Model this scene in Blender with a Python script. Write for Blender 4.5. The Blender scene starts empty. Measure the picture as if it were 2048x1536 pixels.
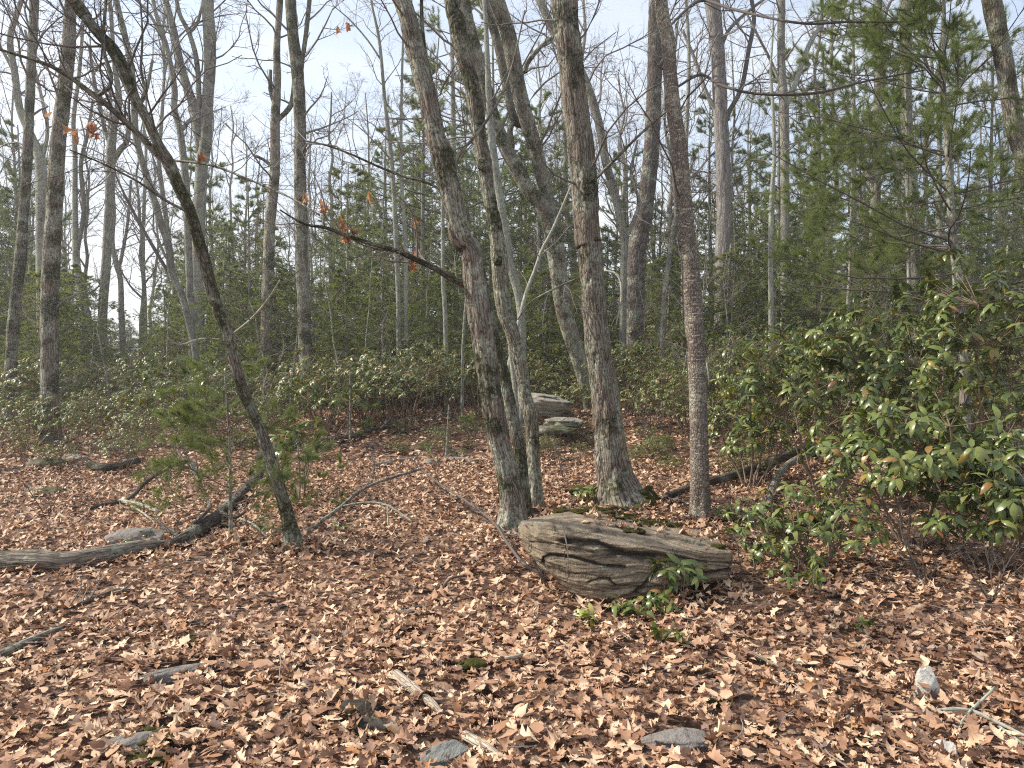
import bpy, math, random
import numpy as np

random.seed(7)
rng = np.random.default_rng(7)
SC = bpy.context.scene
COL = SC.collection

# ------------------------------------------------------------------ camera
CAM_H, FPX, PITCH = 1.55, 1540.0, math.atan(28 / 1540.0)
cd = bpy.data.cameras.new("camera")
cam = bpy.data.objects.new("camera", cd)
COL.objects.link(cam)
cam.location = (0, 0, CAM_H)
cam.rotation_euler = (math.pi / 2 - PITCH, 0, 0)
cd.sensor_width = 36.0
cd.lens = 36.0 * FPX / 2048.0
cd.clip_end = 2000
SC.camera = cam

# ------------------------------------------------------------------ sky, sun, exposure
SUN_AZ, SUN_EL = math.radians(-84), math.radians(42)      # azimuth from +Y, negative = left
world = bpy.data.worlds.new("World")
SC.world = world
world.use_nodes = True
wn, wl = world.node_tree.nodes, world.node_tree.links
wn.clear()
w_out = wn.new("ShaderNodeOutputWorld")
w_bg = wn.new("ShaderNodeBackground")
w_bg.inputs[1].default_value = 0.14
sky = wn.new("ShaderNodeTexSky")
sky.sky_type = 'NISHITA'
sky.sun_disc = False
sky.sun_elevation = SUN_EL
sky.sun_rotation = SUN_AZ
sky.air_density = 1.0
sky.dust_density = 0.8
sky.ozone_density = 1.0
w_tc = wn.new("ShaderNodeTexCoord")
w_map = wn.new("ShaderNodeMapping")
w_map.inputs['Scale'].default_value = (1.0, 1.0, 2.6)
w_map.inputs['Location'].default_value = (0.35, 0.1, 0.2)
w_noise = wn.new("ShaderNodeTexNoise")
w_noise.inputs['Scale'].default_value = 1.5
w_noise.inputs['Detail'].default_value = 6
w_noise.inputs['Roughness'].default_value = 0.52
w_ramp = wn.new("ShaderNodeMapRange")
w_ramp.inputs['From Min'].default_value = 0.34
w_ramp.inputs['From Max'].default_value = 0.68
w_ramp.inputs['To Min'].default_value = 0.10
w_ramp.inputs['To Max'].default_value = 0.85
w_mix = wn.new("ShaderNodeMix")
w_mix.data_type = 'RGBA'
w_mix.inputs[7].default_value = (5.8, 5.9, 6.0, 1)         # thin bright cloud
wl.new(w_tc.outputs['Generated'], w_map.inputs['Vector'])
wl.new(w_map.outputs[0], w_noise.inputs['Vector'])
wl.new(w_noise.outputs[0], w_ramp.inputs['Value'])
wl.new(w_ramp.outputs[0], w_mix.inputs[0])
wl.new(sky.outputs[0], w_mix.inputs[6])
wl.new(w_mix.outputs[2], w_bg.inputs[0])
wl.new(w_bg.outputs[0], w_out.inputs[0])

sd = bpy.data.lights.new("sun", 'SUN')
sd.energy = 4.4
sd.angle = math.radians(0.6)
sd.color = (1.0, 0.93, 0.81)
sun = bpy.data.objects.new("sun", sd)
COL.objects.link(sun)
_to = np.array([math.sin(SUN_AZ) * math.cos(SUN_EL), math.cos(SUN_AZ) * math.cos(SUN_EL), math.sin(SUN_EL)])
from mathutils import Vector, Matrix
sun.rotation_euler = Vector(_to).to_track_quat('Z', 'Y').to_euler()

SC.view_settings.view_transform = 'Standard'
SC.view_settings.look = 'None'
SC.view_settings.gamma = 1
SC.view_settings.use_curve_mapping = False
SC.view_settings.exposure = 0.70
cy = SC.cycles
cy.use_denoising = False
cy.max_bounces = 5
cy.diffuse_bounces = 3
cy.glossy_bounces = 2
cy.transmission_bounces = 3
cy.caustics_reflective = False
cy.caustics_refractive = False
cy.sample_clamp_indirect = 5
cy.pixel_filter_type = 'BLACKMAN_HARRIS'
cy.filter_width = 1.15
SC.render.filter_size = 1.15

# thin haze of the air between the trunks: one closed box round the whole place
hz = bpy.data.meshes.new('haze')
_x0, _x1, _y0, _y1, _z0, _z1 = -620, 620, -110, 860, -2.2, 30.0
hz.from_pydata([(_x0, _y0, _z0), (_x1, _y0, _z0), (_x1, _y1, _z0), (_x0, _y1, _z0), (_x0, _y0, _z1), (_x1, _y0, _z1), (_x1, _y1, _z1), (_x0, _y1, _z1)], [],
               [(0, 3, 2, 1), (4, 5, 6, 7), (0, 1, 5, 4), (1, 2, 6, 5), (2, 3, 7, 6), (3, 0, 4, 7)])
hzm = bpy.data.materials.new('haze'); hzm.use_nodes = True
_nt = hzm.node_tree; _nt.nodes.clear()
_o = _nt.nodes.new('ShaderNodeOutputMaterial'); _v = _nt.nodes.new('ShaderNodeVolumePrincipled')
_v.inputs['Density'].default_value = 0.0018; _v.inputs['Color'].default_value = (0.95, 0.96, 0.98, 1); _v.inputs['Anisotropy'].default_value = 0.45
_nt.links.new(_v.outputs[0], _o.inputs['Volume'])
hz.materials.append(hzm)
_h = bpy.data.objects.new('haze', hz); COL.objects.link(_h); _h['kind'] = 'stuff'; _h['label'] = 'thin pale haze in the air between the trees'
cy.volume_bounces = 0

# ------------------------------------------------------------------ numeric helpers
def vnoise(P, seed=0):
    """value noise in 0..1 for points (N,3)"""
    P = np.asarray(P, float)
    i = np.floor(P).astype(np.int64)
    f = P - i
    f = f * f * (3 - 2 * f)
    out = np.zeros(len(P))
    for dx in (0, 1):
        for dy in (0, 1):
            for dz in (0, 1):
                h = (i[:, 0] + dx) * 374761393 + (i[:, 1] + dy) * 668265263 + (i[:, 2] + dz) * 2147483647 + seed * 144665
                h = (h ^ (h >> 13)) * 1274126177
                h = (h ^ (h >> 16)) & 0xFFFFFF
                w = (f[:, 0] if dx else 1 - f[:, 0]) * (f[:, 1] if dy else 1 - f[:, 1]) * (f[:, 2] if dz else 1 - f[:, 2])
                out += w * (h / float(0xFFFFFF))
    return out

def fbm(P, o=3, seed=0):
    P = np.asarray(P, float)
    s = 0; a = 1; t = 0
    for k in range(o):
        s = s + a * vnoise(P * 2 ** k + 17.3 * k, seed + k); t += a; a *= 0.5
    return s / t

def ground_z(x, y):
    x = np.asarray(x, float); y = np.asarray(y, float)
    s = 0.050 + 0.034 * (0.5 + 0.5 * np.tanh((x + 1.0) / 5.0))
    yy = np.where(y < 62, y, 62 + 14 * np.tanh((y - 62) / 30.0))
    soft = np.log1p(np.exp(np.clip((yy - 9.0) / 1.6, -30, 30))) * 1.6
    n = np.sin(x * 0.9 + 1.3) * np.sin(y * 0.7 + 0.4) * 0.035 + np.sin(x * 2.3 + y * 1.1) * 0.014 + np.sin(y * 2.7 - x * 1.4 + 2) * 0.012
    far = np.clip((y - 3) / 6, 0.4, 1)
    return s * soft + n * far

def ray(px, py):
    u = (px - 1024) / FPX; v = (768 - py) / FPX
    c, s = math.cos(PITCH), math.sin(PITCH)
    return np.array([u, c + v * s, -s + v * c])

def at(px, py, d):
    """world point seen at that pixel at horizontal distance d"""
    r = ray(px, py)
    return np.array([0, 0, CAM_H]) + r * (d / r[1])

def on_ground(px, py):
    r = ray(px, py)
    t = 2.0
    while t < 120:
        p = np.array([0, 0, CAM_H]) + r * t
        if p[2] <= ground_z(p[0], p[1]):
            break
        t += 0.01 * t
    lo, hi = t / 1.011, t
    for _ in range(12):
        m = (lo + hi) / 2
        p = np.array([0, 0, CAM_H]) + r * m
        if p[2] <= ground_z(p[0], p[1]): hi = m
        else: lo = m
    p = np.array([0, 0, CAM_H]) + r * hi
    p[2] = float(ground_z(p[0], p[1]))
    return p

def gpt(px, d):
    """ground point at distance d in the column px"""
    x = (px - 1024) / FPX * d
    return np.array([x, d, float(ground_z(x, d))])

def to_px(P):
    P = np.asarray(P, float)
    d = P - np.array([0, 0, CAM_H])
    c, s = math.cos(PITCH), math.sin(PITCH)
    f = d[..., 1] * c - d[..., 2] * s
    u = d[..., 1] * s + d[..., 2] * c
    f = np.maximum(f, 0.01)
    return 1024 + FPX * d[..., 0] / f, 768 - FPX * u / f, f

def whereabouts(px):
    for hi, s in ((60, 'at the far left edge'), (190, 'by the stout left trunk'), (330, 'near the bright gap on the left'), (480, 'by the tight trunk group'),
                  (660, 'by the trunks beside open sky'), (900, 'left of the leaning clump'), (1110, 'behind the leaning clump'), (1270, 'behind the thickest trunk'),
                  (1400, 'just left of speckled trunk'), (1560, 'by the pale shaggy trunk'), (1760, 'right of the forked trunk'), (1950, 'around the pine stem')):
        if px < hi: return s
    return 'at the far right edge'

def unit(v):
    return v / np.maximum(np.linalg.norm(v, axis=-1, keepdims=True), 1e-9)

def resample(P, R, step):
    """catmull-rom resample of a polyline with radii"""
    P = np.asarray(P, float); R = np.asarray(R, float)
    A = np.vstack([2 * P[0] - P[1], P, 2 * P[-1] - P[-2]])
    outP, outR = [], []
    for i in range(len(P) - 1):
        p0, p1, p2, p3 = A[i:i + 4]
        n = max(1, int(round(np.linalg.norm(p2 - p1) / step)))
        t = np.linspace(0, 1, n, endpoint=False)[:, None]
        outP.append(0.5 * (2 * p1 + (p2 - p0) * t + (2 * p0 - 5 * p1 + 4 * p2 - p3) * t ** 2 + (3 * p1 - p0 - 3 * p2 + p3) * t ** 3))
        tt = t[:, 0]; tt = tt * tt * (3 - 2 * tt)
        outR.append(R[i] + (R[i + 1] - R[i]) * tt)
    outP.append(P[-1:]); outR.append(R[-1:])
    return np.vstack(outP), np.concatenate(outR)

# ------------------------------------------------------------------ mesh buffer
class Buf:
    def __init__(s):
        s.v = []; s.q = []; s.t = []; s.n = 0; s.bk = []; s.fur = []
    def add(s, V, Q=None, T=None, bk=None, fur=None):
        V = np.asarray(V, float)
        s.v.append(V)
        if Q is not None and len(Q): s.q.append(np.asarray(Q) + s.n)
        if T is not None and len(T): s.t.append(np.asarray(T) + s.n)
        s.bk.append(V if bk is None else bk)
        s.fur.append(np.full(len(V), 0.5) if fur is None else fur)
        s.n += len(V)
    def mesh(s, name, origin=(0, 0, 0), smooth=True):
        me = bpy.data.meshes.new(name)
        V = np.vstack(s.v) - np.asarray(origin)
        Q = np.vstack(s.q) if s.q else np.zeros((0, 4), int)
        T = np.vstack(s.t) if s.t else np.zeros((0, 3), int)
        me.vertices.add(len(V)); me.vertices.foreach_set('co', V.ravel().astype(np.float32))
        nl = Q.size + T.size
        me.loops.add(nl)
        me.loops.foreach_set('vertex_index', np.concatenate([Q.ravel(), T.ravel()]).astype(np.int32))
        me.polygons.add(len(Q) + len(T))
        st = np.concatenate([np.arange(len(Q)) * 4, Q.size + np.arange(len(T)) * 3]).astype(np.int32)
        me.polygons.foreach_set('loop_start', st)
        me.polygons.foreach_set('use_smooth', np.full(len(st), smooth))
        a = me.attributes.new('bk', 'FLOAT_VECTOR', 'POINT')
        a.data.foreach_set('vector', np.vstack(s.bk).ravel().astype(np.float32))
        a = me.attributes.new('fur', 'FLOAT', 'POINT')
        a.data.foreach_set('value', np.concatenate(s.fur).astype(np.float32))
        me.update(calc_edges=True)
        return me
    def build(s, name, mat, parent=None, origin=(0, 0, 0), smooth=True, kind=None):
        if not s.v: return None
        me = s.mesh(name, origin, smooth)
        me.materials.append(mat)
        return link(name, me, parent, kind=kind)

def link(name, me, parent=None, loc=None, kind=None):
    o = bpy.data.objects.new(name, me)
    COL.objects.link(o)
    if parent is not None: o.parent = parent
    if loc is not None: o.location = loc
    if kind: o['kind'] = kind
    return o

def tag(o, label, cat, group=None):
    o['label'] = label; o['category'] = cat
    if group: o['group'] = group
    return o

def thing(name, label, cat, loc, group=None):
    o = bpy.data.objects.new(name, None)
    o.empty_display_size = 0.2
    COL.objects.link(o)
    o.location = tuple(float(c) for c in loc)
    return tag(o, label, cat, group)

def copy_tree(o, parent=None):
    c = o.copy(); COL.objects.link(c)
    if parent is not None: c.parent = parent
    for ch in o.children: copy_tree(ch, c)
    return c

def tube(buf, P, R, sides=8, seed=0, rough=0.0, flare=0.0, furrow=0.0, step=None, flat=1.0, fs=(9.0, 1.6)):
    """tube along a polyline; bark coordinates are those of the straightened trunk"""
    if step: P, R = resample(P, R, step)
    P = np.asarray(P, float); R = np.asarray(R, float)
    n = len(P)
    T = np.gradient(P, axis=0); T = unit(T)
    ref = np.array([1.0, 0.13, 0.0]) if abs(T[0, 2]) > 0.5 else np.array([0.0, 0.1, 1.0])
    N = np.zeros_like(P); N[0] = unit(ref - T[0] * ref.dot(T[0]))
    for i in range(1, n):
        v = N[i - 1] - T[i] * N[i - 1].dot(T[i]); N[i] = unit(v)
    B = np.cross(T, N)
    L = np.concatenate([[0], np.cumsum(np.linalg.norm(np.diff(P, axis=0), axis=1))])
    th = np.linspace(0, 2 * math.pi, sides, endpoint=False)
    c, s_ = np.cos(th), np.sin(th)
    rmax = float(np.max(R)); rm = float(np.median(R))
    bk = np.stack([np.broadcast_to(c * rm, (n, sides)), np.broadcast_to(s_ * rm, (n, sides)), np.broadcast_to(L[:, None], (n, sides))], -1).reshape(-1, 3) + seed * 3.7
    k = np.ones(n * sides)
    fur = np.full(n * sides, 0.5)
    if rough:
        k += rough * (fbm(bk * np.array([3.0, 3.0, 1.6]) , 3, seed) - 0.5) * 2
    if furrow:
        q = bk.copy()
        wp = fbm(bk * 4, 2, seed + 9)
        q[:, 0] += 0.06 * wp; q[:, 1] += 0.05 * wp
        a = vnoise(q * np.array([fs[0] * 2.2, fs[0] * 2.2, fs[1] * 2.2]), seed + 1)
        b = vnoise(q * np.array([fs[0] * 4, fs[0] * 4, fs[1] * 5.5]) + 5, seed + 2)
        g = 1 - np.abs(2 * a - 1) * 2.2
        g = np.clip(g, 0, 1) * 0.7 + 0.3 * np.clip(1 - np.abs(2 * b - 1) * 2.5, 0, 1)
        fur = 1 - g                                            # 1 plate, 0 furrow
        k += furrow * (fur - 0.6)
    rr = np.broadcast_to(R[:, None], (n, sides)).reshape(-1) * k
    if flare:
        zz = np.broadcast_to(L[:, None], (n, sides)).reshape(-1)
        ths = np.broadcast_to(th, (n, sides)).reshape(-1)
        rr = rr * (1 + flare * np.exp(-zz / 0.35) * (0.5 + 0.5 * np.cos(ths * 5 + seed)) )
    V = (P[:, None, :] + 0).repeat(sides, 1).reshape(-1, 3) + rr[:, None] * (
        (N[:, None, :] * c[None, :, None] + flat * B[:, None, :] * s_[None, :, None]).reshape(-1, 3))
    i = np.arange(n - 1)[:, None] * sides; j = np.arange(sides)[None, :]; j2 = (j + 1) % sides
    Q = np.stack([i + j, i + j2, i + sides + j2, i + sides + j], -1).reshape(-1, 4)
    V = np.vstack([V, P[0], P[-1]])
    bk = np.vstack([bk, bk[:1], bk[-1:]]); fur = np.concatenate([fur, [0.3, 0.3]])
    jj = np.arange(sides)
    T1 = np.stack([np.full(sides, n * sides), (jj + 1) % sides, jj], -1)
    T2 = np.stack([np.full(sides, n * sides + 1), (n - 1) * sides + jj, (n - 1) * sides + (jj + 1) % sides], -1)
    buf.add(V, Q, np.vstack([T1, T2]), bk, fur)

def tubes(buf, P, R, sides=3):
    """many chains at once: P (M,n,3) R (M,n)"""
    M, n = R.shape
    if M == 0: return
    T = unit(np.gradient(P, axis=1))
    ref = np.where(np.abs(T[..., 2:3]) > 0.8, np.array([1.0, 0, 0]), np.array([0, 0, 1.0]))
    N = unit(np.cross(T, ref)); B = np.cross(T, N)
    th = np.linspace(0, 2 * math.pi, sides, endpoint=False)
    V = P[:, :, None, :] + R[:, :, None, None] * (N[:, :, None, :] * np.cos(th)[:, None] + B[:, :, None, :] * np.sin(th)[:, None])
    V = V.reshape(-1, 3)
    m = np.arange(M)[:, None, None] * n * sides; i = np.arange(n - 1)[None, :, None] * sides; j = np.arange(sides)[None, None, :]; j2 = (j + 1) % sides
    Q = np.stack([m + i + j, m + i + j2, m + i + sides + j2, m + i + sides + j], -1).reshape(-1, 4)
    buf.add(V, Q)

def spawn(P, R, K, t0, t1, L, ang, n, up=0.0, wig=0.25, rr=0.55, ratio=True, tip=0.35, rmin=0.0015, side=None, rmax=9):
    """children chains of chains"""
    M, m = R.shape
    t = rng.random((M, K)) * (t1 - t0) + t0
    f = t * (m - 1); i = np.minimum(f.astype(int), m - 2); w = (f - i)[..., None]
    ar = np.arange(M)[:, None]
    S = P[ar, i] * (1 - w) + P[ar, i + 1] * w
    T = unit(P[ar, i + 1] - P[ar, i])
    r0 = R[ar, i] * (1 - w[..., 0]) + R[ar, i + 1] * w[..., 0]
    rnd = rng.normal(size=(M, K, 3))
    if side is not None: rnd = rnd * 0.35 + side
    N = unit(rnd - T * np.sum(rnd * T, -1, keepdims=True))
    a = ang * rng.uniform(0.7, 1.3, (M, K, 1))
    d = T * np.cos(a) + N * np.sin(a)
    Lp = np.linalg.norm(np.diff(P, axis=1), axis=-1).sum(1)[:, None]
    ln = (Lp * L * (1.15 - 0.6 * t) if ratio else np.full((M, K), float(L))) * rng.uniform(0.5, 1.3, (M, K))
    S = S.reshape(-1, 3); d = d.reshape(-1, 3); ln = ln.reshape(-1); r0 = r0.reshape(-1)
    C = np.zeros((len(S), n, 3)); C[:, 0] = S
    for k in range(1, n):
        d = unit(d + wig * rng.normal(size=d.shape) + np.array([0, 0, up]))
        C[:, k] = C[:, k - 1] + d * (ln / (n - 1))[:, None]
    ra = np.clip(r0 * rr, rmin, rmax)[:, None] * np.linspace(1, tip, n)[None, :]
    return C, np.maximum(ra, rmin * 0.6)

# ------------------------------------------------------------------ materials
def mat_new(name):
    m = bpy.data.materials.new(name); m.use_nodes = True
    nt = m.node_tree
    for n in list(nt.nodes): nt.nodes.remove(n)
    o = nt.nodes.new("ShaderNodeOutputMaterial")
    return m, nt, o

def N_(nt, t, **kw):
    n = nt.nodes.new(t)
    for k, v in kw.items():
        if k.startswith('i_'): n.inputs[k[2:].replace('_', ' ')].default_value = v
        else: setattr(n, k, v)
    return n

def ramp(nt, fac, stops):
    r = nt.nodes.new("ShaderNodeValToRGB")
    e = r.color_ramp.elements
    while len(e) < len(stops): e.new(0.5)
    for k, (p, c) in enumerate(stops):
        e[k].position = p
        e[k].color = (c, c, c, 1) if isinstance(c, (int, float)) else (*c, 1)
    nt.links.new(fac, r.inputs[0])
    return r.outputs[0]

def mixc(nt, f, a, b, mode='MIX'):
    m = nt.nodes.new("ShaderNodeMix"); m.data_type = 'RGBA'; m.blend_type = mode
    for sock, v in ((0, f), (6, a), (7, b)):
        if hasattr(v, 'is_output'): nt.links.new(v, m.inputs[sock])
        elif sock == 0: m.inputs[0].default_value = v
        else: m.inputs[sock].default_value = (*v, 1)
    return m.outputs[2]

def math_(nt, op, a, b=0.0):
    m = nt.nodes.new("ShaderNodeMath"); m.operation = op
    for k, v in ((0, a), (1, b)):
        if hasattr(v, 'is_output'): nt.links.new(v, m.inputs[k])
        else: m.inputs[k].default_value = v
    return m.outputs[0]

def noise(nt, vec, scale, detail=4, rough=0.55, vscale=None, loc=None):
    if vscale is not None or loc is not None:
        mp = nt.nodes.new("ShaderNodeMapping")
        if vscale is not None: mp.inputs['Scale'].default_value = vscale
        if loc is not None: mp.inputs['Location'].default_value = loc
        nt.links.new(vec, mp.inputs[0]); vec = mp.outputs[0]
    n = N_(nt, "ShaderNodeTexNoise", i_Scale=scale, i_Detail=detail, i_Roughness=rough)
    nt.links.new(vec, n.inputs['Vector'])
    return n.outputs[0]

def bark(name, plate, plate2, furrow, lichen=0.3, lichen_col=(0.36, 0.39, 0.29), moss=0.2, ridge=(44, 4.0), bump=0.03, fine=1.0, hstripe=False):
    m, nt, out = mat_new(name)
    at_ = N_(nt, "ShaderNodeAttribute", attribute_name='bk').outputs['Vector']
    fu = N_(nt, "ShaderNodeAttribute", attribute_name='fur').outputs['Fac']
    geo = N_(nt, "ShaderNodeNewGeometry")
    oi = N_(nt, "ShaderNodeObjectInfo").outputs['Random']
    wp = noise(nt, at_, 6, 2)
    mp = nt.nodes.new("ShaderNodeMapping"); mp.inputs['Scale'].default_value = (ridge[0], ridge[0], ridge[1])
    ad = nt.nodes.new("ShaderNodeVectorMath"); ad.operation = 'MULTIPLY_ADD'
    nt.links.new(wp, ad.inputs[0]); ad.inputs[1].default_value = (0.05, 0.04, 0.1); nt.links.new(at_, ad.inputs[2])
    nt.links.new(ad.outputs[0], mp.inputs[0])
    vo = N_(nt, "ShaderNodeTexVoronoi", feature='DISTANCE_TO_EDGE', i_Scale=1.0)
    nt.links.new(mp.outputs[0], vo.inputs['Vector'])
    edge = ramp(nt, vo.outputs['Distance'], [(0.0, 0.15), (0.10, 0.7), (0.3, 1.0)])
    fine_n = noise(nt, mp.outputs[0], 2.2, 5, 0.7)
    big = noise(nt, at_, 2.2, 3, 0.6, loc=(3, 1, 7))
    plates = mixc(nt, ramp(nt, big, [(0.35, 0.0), (0.65, 1.0)]), plate, plate2)
    plates = mixc(nt, ramp(nt, fine_n, [(0.3, 0.0), (0.7, 1.0)]), tuple(c * 0.55 for c in plate), plates)
    h = math_(nt, 'MULTIPLY', edge, math_(nt, 'ADD', math_(nt, 'MULTIPLY', fu, 1.2), 0.18))
    h = math_(nt, 'MINIMUM', h, 1.0)
    stk = noise(nt, at_, 1.0, 5, 0.7, vscale=(95, 95, 9))
    h = math_(nt, 'MULTIPLY', h, math_(nt, 'ADD', math_(nt, 'MULTIPLY', stk, 1.1), 0.42))
    col = mixc(nt, ramp(nt, h, [(0.08, 0.0), (0.55, 1.0)]), furrow, plates)
    if hstripe:
        st = noise(nt, at_, 1.0, 3, 0.6, vscale=(12, 12, 85))
        col = mixc(nt, math_(nt, 'MULTIPLY', ramp(nt, st, [(0.50, 0.0), (0.60, 0.8)]), ramp(nt, noise(nt, at_, 1.0, 4, 0.7, vscale=(45, 45, 30)), [(0.48, 0.0), (0.56, 1.0)])), col, tuple(min(1, c * 1.9) for c in plate2))
    if lichen > 0:
        l1 = noise(nt, at_, 3.3, 3, 0.6, loc=(9, 4, 2))
        l2 = noise(nt, at_, 26, 4, 0.7)
        lm = math_(nt, 'MULTIPLY', ramp(nt, l1, [(0.60 - 0.25 * lichen, 0.0), (0.70 - 0.2 * lichen, 1.0)]), ramp(nt, l2, [(0.42, 0.0), (0.56, 1.0)]))
        col = mixc(nt, math_(nt, 'MULTIPLY', lm, 0.8), col, lichen_col)
    if moss > 0:
        m1 = noise(nt, at_, 2.0, 4, 0.65, loc=(1, 8, 5))
        m2 = noise(nt, at_, 30, 3, 0.7, loc=(1, 0, 0))
        mm = math_(nt, 'MULTIPLY', ramp(nt, m1, [(0.64 - 0.22 * moss, 0.0), (0.70 - 0.2 * moss, 1.0)]), ramp(nt, m2, [(0.35, 0.2), (0.55, 1.0)]))
        col = mixc(nt, mm, col, (0.050, 0.052, 0.020))
    sep = N_(nt, "ShaderNodeHueSaturation")
    nt.links.new(col, sep.inputs['Color']); nt.links.new(math_(nt, 'ADD', math_(nt, 'MULTIPLY', oi, 0.35), 0.85), sep.inputs['Value'])
    b = N_(nt, "ShaderNodeBsdfPrincipled", i_Roughness=0.9)
    b.inputs['Specular IOR Level'].default_value = 0.2
    nt.links.new(sep.outputs[0], b.inputs['Base Color'])
    bp = N_(nt, "ShaderNodeBump", i_Strength=1.0, i_Distance=bump)
    hh = math_(nt, 'ADD', h, math_(nt, 'MULTIPLY', fine_n, 0.5 * fine))
    nt.links.new(hh, bp.inputs['Height']); nt.links.new(bp.outputs[0], b.inputs['Normal'])
    nt.links.new(b.outputs[0], out.inputs[0])
    return m

OAK = bark('oak_bark', (0.35, 0.275, 0.215), (0.44, 0.38, 0.305), (0.06, 0.048, 0.04), 0.68, (0.47, 0.49, 0.38), moss=0.55)
OAKL = bark('lichened_oak_bark', (0.32, 0.26, 0.20), (0.40, 0.36, 0.28), (0.055, 0.046, 0.037), 0.78, (0.46, 0.49, 0.37), moss=0.65)
DARKB = bark('mossy_dark_bark', (0.25, 0.21, 0.17), (0.34, 0.31, 0.26), (0.03, 0.022, 0.018), 0.8, moss=0.85, ridge=(40, 6))
CHERRY = bark('flaky_cherry_bark', (0.22, 0.175, 0.14), (0.30, 0.255, 0.21), (0.05, 0.04, 0.032), 0.25, (0.45, 0.43, 0.33), 0.0, ridge=(62, 22), bump=0.012, hstripe=True)
SHAG = bark('pale_shaggy_bark', (0.36, 0.32, 0.29), (0.44, 0.41, 0.38), (0.11, 0.09, 0.08), 0.1, moss=0.0, ridge=(24, 1.8))
GREY = bark('grey_bark', (0.28, 0.245, 0.205), (0.36, 0.325, 0.275), (0.06, 0.052, 0.045), 0.7, moss=0.15, ridge=(30, 7), bump=0.012)
PALEB = bark('pale_thin_bark', (0.36, 0.35, 0.29), (0.42, 0.41, 0.35), (0.14, 0.13, 0.10), 0.6, (0.40, 0.44, 0.34), 0.0, ridge=(20, 8), bump=0.006)
ROTTEN = bark('grey_weathered_wood', (0.30, 0.25, 0.20), (0.40, 0.35, 0.29), (0.07, 0.055, 0.045), 0.15, moss=0.2, ridge=(46, 2.2), bump=0.012)
LOGB = bark('fallen_log_bark', (0.16, 0.125, 0.10), (0.24, 0.20, 0.17), (0.035, 0.028, 0.022), 0.4, moss=0.6, ridge=(30, 6))
PALEWOOD = bark('bleached_split_wood', (0.50, 0.42, 0.33), (0.60, 0.53, 0.42), (0.20, 0.15, 0.11), 0.0, moss=0.0, ridge=(60, 1.6), bump=0.006)

def twig_mat(name, c1, c2):
    m, nt, out = mat_new(name)
    geo = N_(nt, "ShaderNodeNewGeometry")
    tc = N_(nt, "ShaderNodeTexCoord").outputs['Object']
    f = math_(nt, 'ADD', math_(nt, 'MULTIPLY', geo.outputs['Random Per Island'], 0.7), math_(nt, 'MULTIPLY', noise(nt, tc, 9, 3), 0.3))
    b = N_(nt, "ShaderNodeBsdfPrincipled", i_Roughness=0.75)
    b.inputs['Specular IOR Level'].default_value = 0.3
    nt.links.new(mixc(nt, f, c1, c2), b.inputs['Base Color'])
    nt.links.new(b.outputs[0], out.inputs[0])
    return m
TWIG = twig_mat('twig_bark', (0.12, 0.095, 0.08), (0.24, 0.21, 0.19))
TWIGD = twig_mat('dark_twig_bark', (0.06, 0.048, 0.04), (0.14, 0.115, 0.10))
TWIGR = twig_mat('laurel_stem_bark', (0.11, 0.07, 0.045), (0.26, 0.19, 0.14))

def leaf_mat(name, stops, rough=0.5, trans=0.25, spec=0.5, veins=False, nscale=30, tcol=None):
    m, nt, out = mat_new(name)
    geo = N_(nt, "ShaderNodeNewGeometry")
    oi = N_(nt, "ShaderNodeObjectInfo").outputs['Random']
    tc = N_(nt, "ShaderNodeTexCoord").outputs['Object']
    f = math_(nt, 'FRACT', math_(nt, 'ADD', geo.outputs['Random Per Island'], math_(nt, 'MULTIPLY', oi, 7.31)))
    col = ramp(nt, f, stops)
    n = noise(nt, tc, nscale, 4, 0.65)
    hs = N_(nt, "ShaderNodeHueSaturation")
    nt.links.new(col, hs.inputs['Color'])
    nt.links.new(math_(nt, 'ADD', math_(nt, 'MULTIPLY', n, 1.1), 0.45), hs.inputs['Value'])
    c = hs.outputs[0]
    b = N_(nt, "ShaderNodeBsdfPrincipled", i_Roughness=rough)
    b.inputs['Specular IOR Level'].default_value = spec
    nt.links.new(c, b.inputs['Base Color'])
    if trans > 0:
        tr = N_(nt, "ShaderNodeBsdfTranslucent")
        if tcol: nt.links.new(mixc(nt, 1.0, c, tcol, 'MULTIPLY'), tr.inputs[0])
        else: nt.links.new(c, tr.inputs[0])
        mx = N_(nt, "ShaderNodeMixShader"); mx.inputs[0].default_value = trans
        nt.links.new(b.outputs[0], mx.inputs[1]); nt.links.new(tr.outputs[0], mx.inputs[2])
        nt.links.new(mx.outputs[0], out.inputs[0])
    else: nt.links.new(b.outputs[0], out.inputs[0])
    return m

LITTER = leaf_mat('dead_oak_leaf', [(0.0, (0.09, 0.048, 0.032)), (0.14, (0.25, 0.128, 0.075)), (0.4, (0.385, 0.222, 0.135)),
                                    (0.62, (0.52, 0.33, 0.21)), (0.88, (0.72, 0.53, 0.36)), (0.93, (0.36, 0.17, 0.07)), (1.0, (0.24, 0.16, 0.13))], 0.62, 0.12, 0.35, nscale=18)
TANLEAF = leaf_mat('withered_leaf', [(0.0, (0.30, 0.13, 0.06)), (0.5, (0.45, 0.20, 0.09)), (1.0, (0.52, 0.30, 0.15))], 0.6, 0.4, 0.3)
RHODO = leaf_mat('rhododendron_leaf', [(0.0, (0.065, 0.090, 0.026)), (0.35, (0.11, 0.148, 0.038)), (0.7, (0.17, 0.20, 0.052)),
                                       (0.93, (0.20, 0.21, 0.06)), (0.965, (0.30, 0.20, 0.05)), (1.0, (0.22, 0.10, 0.04))], 0.34, 0.22, 0.5, nscale=12, tcol=(1.1, 1.2, 0.5))
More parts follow.
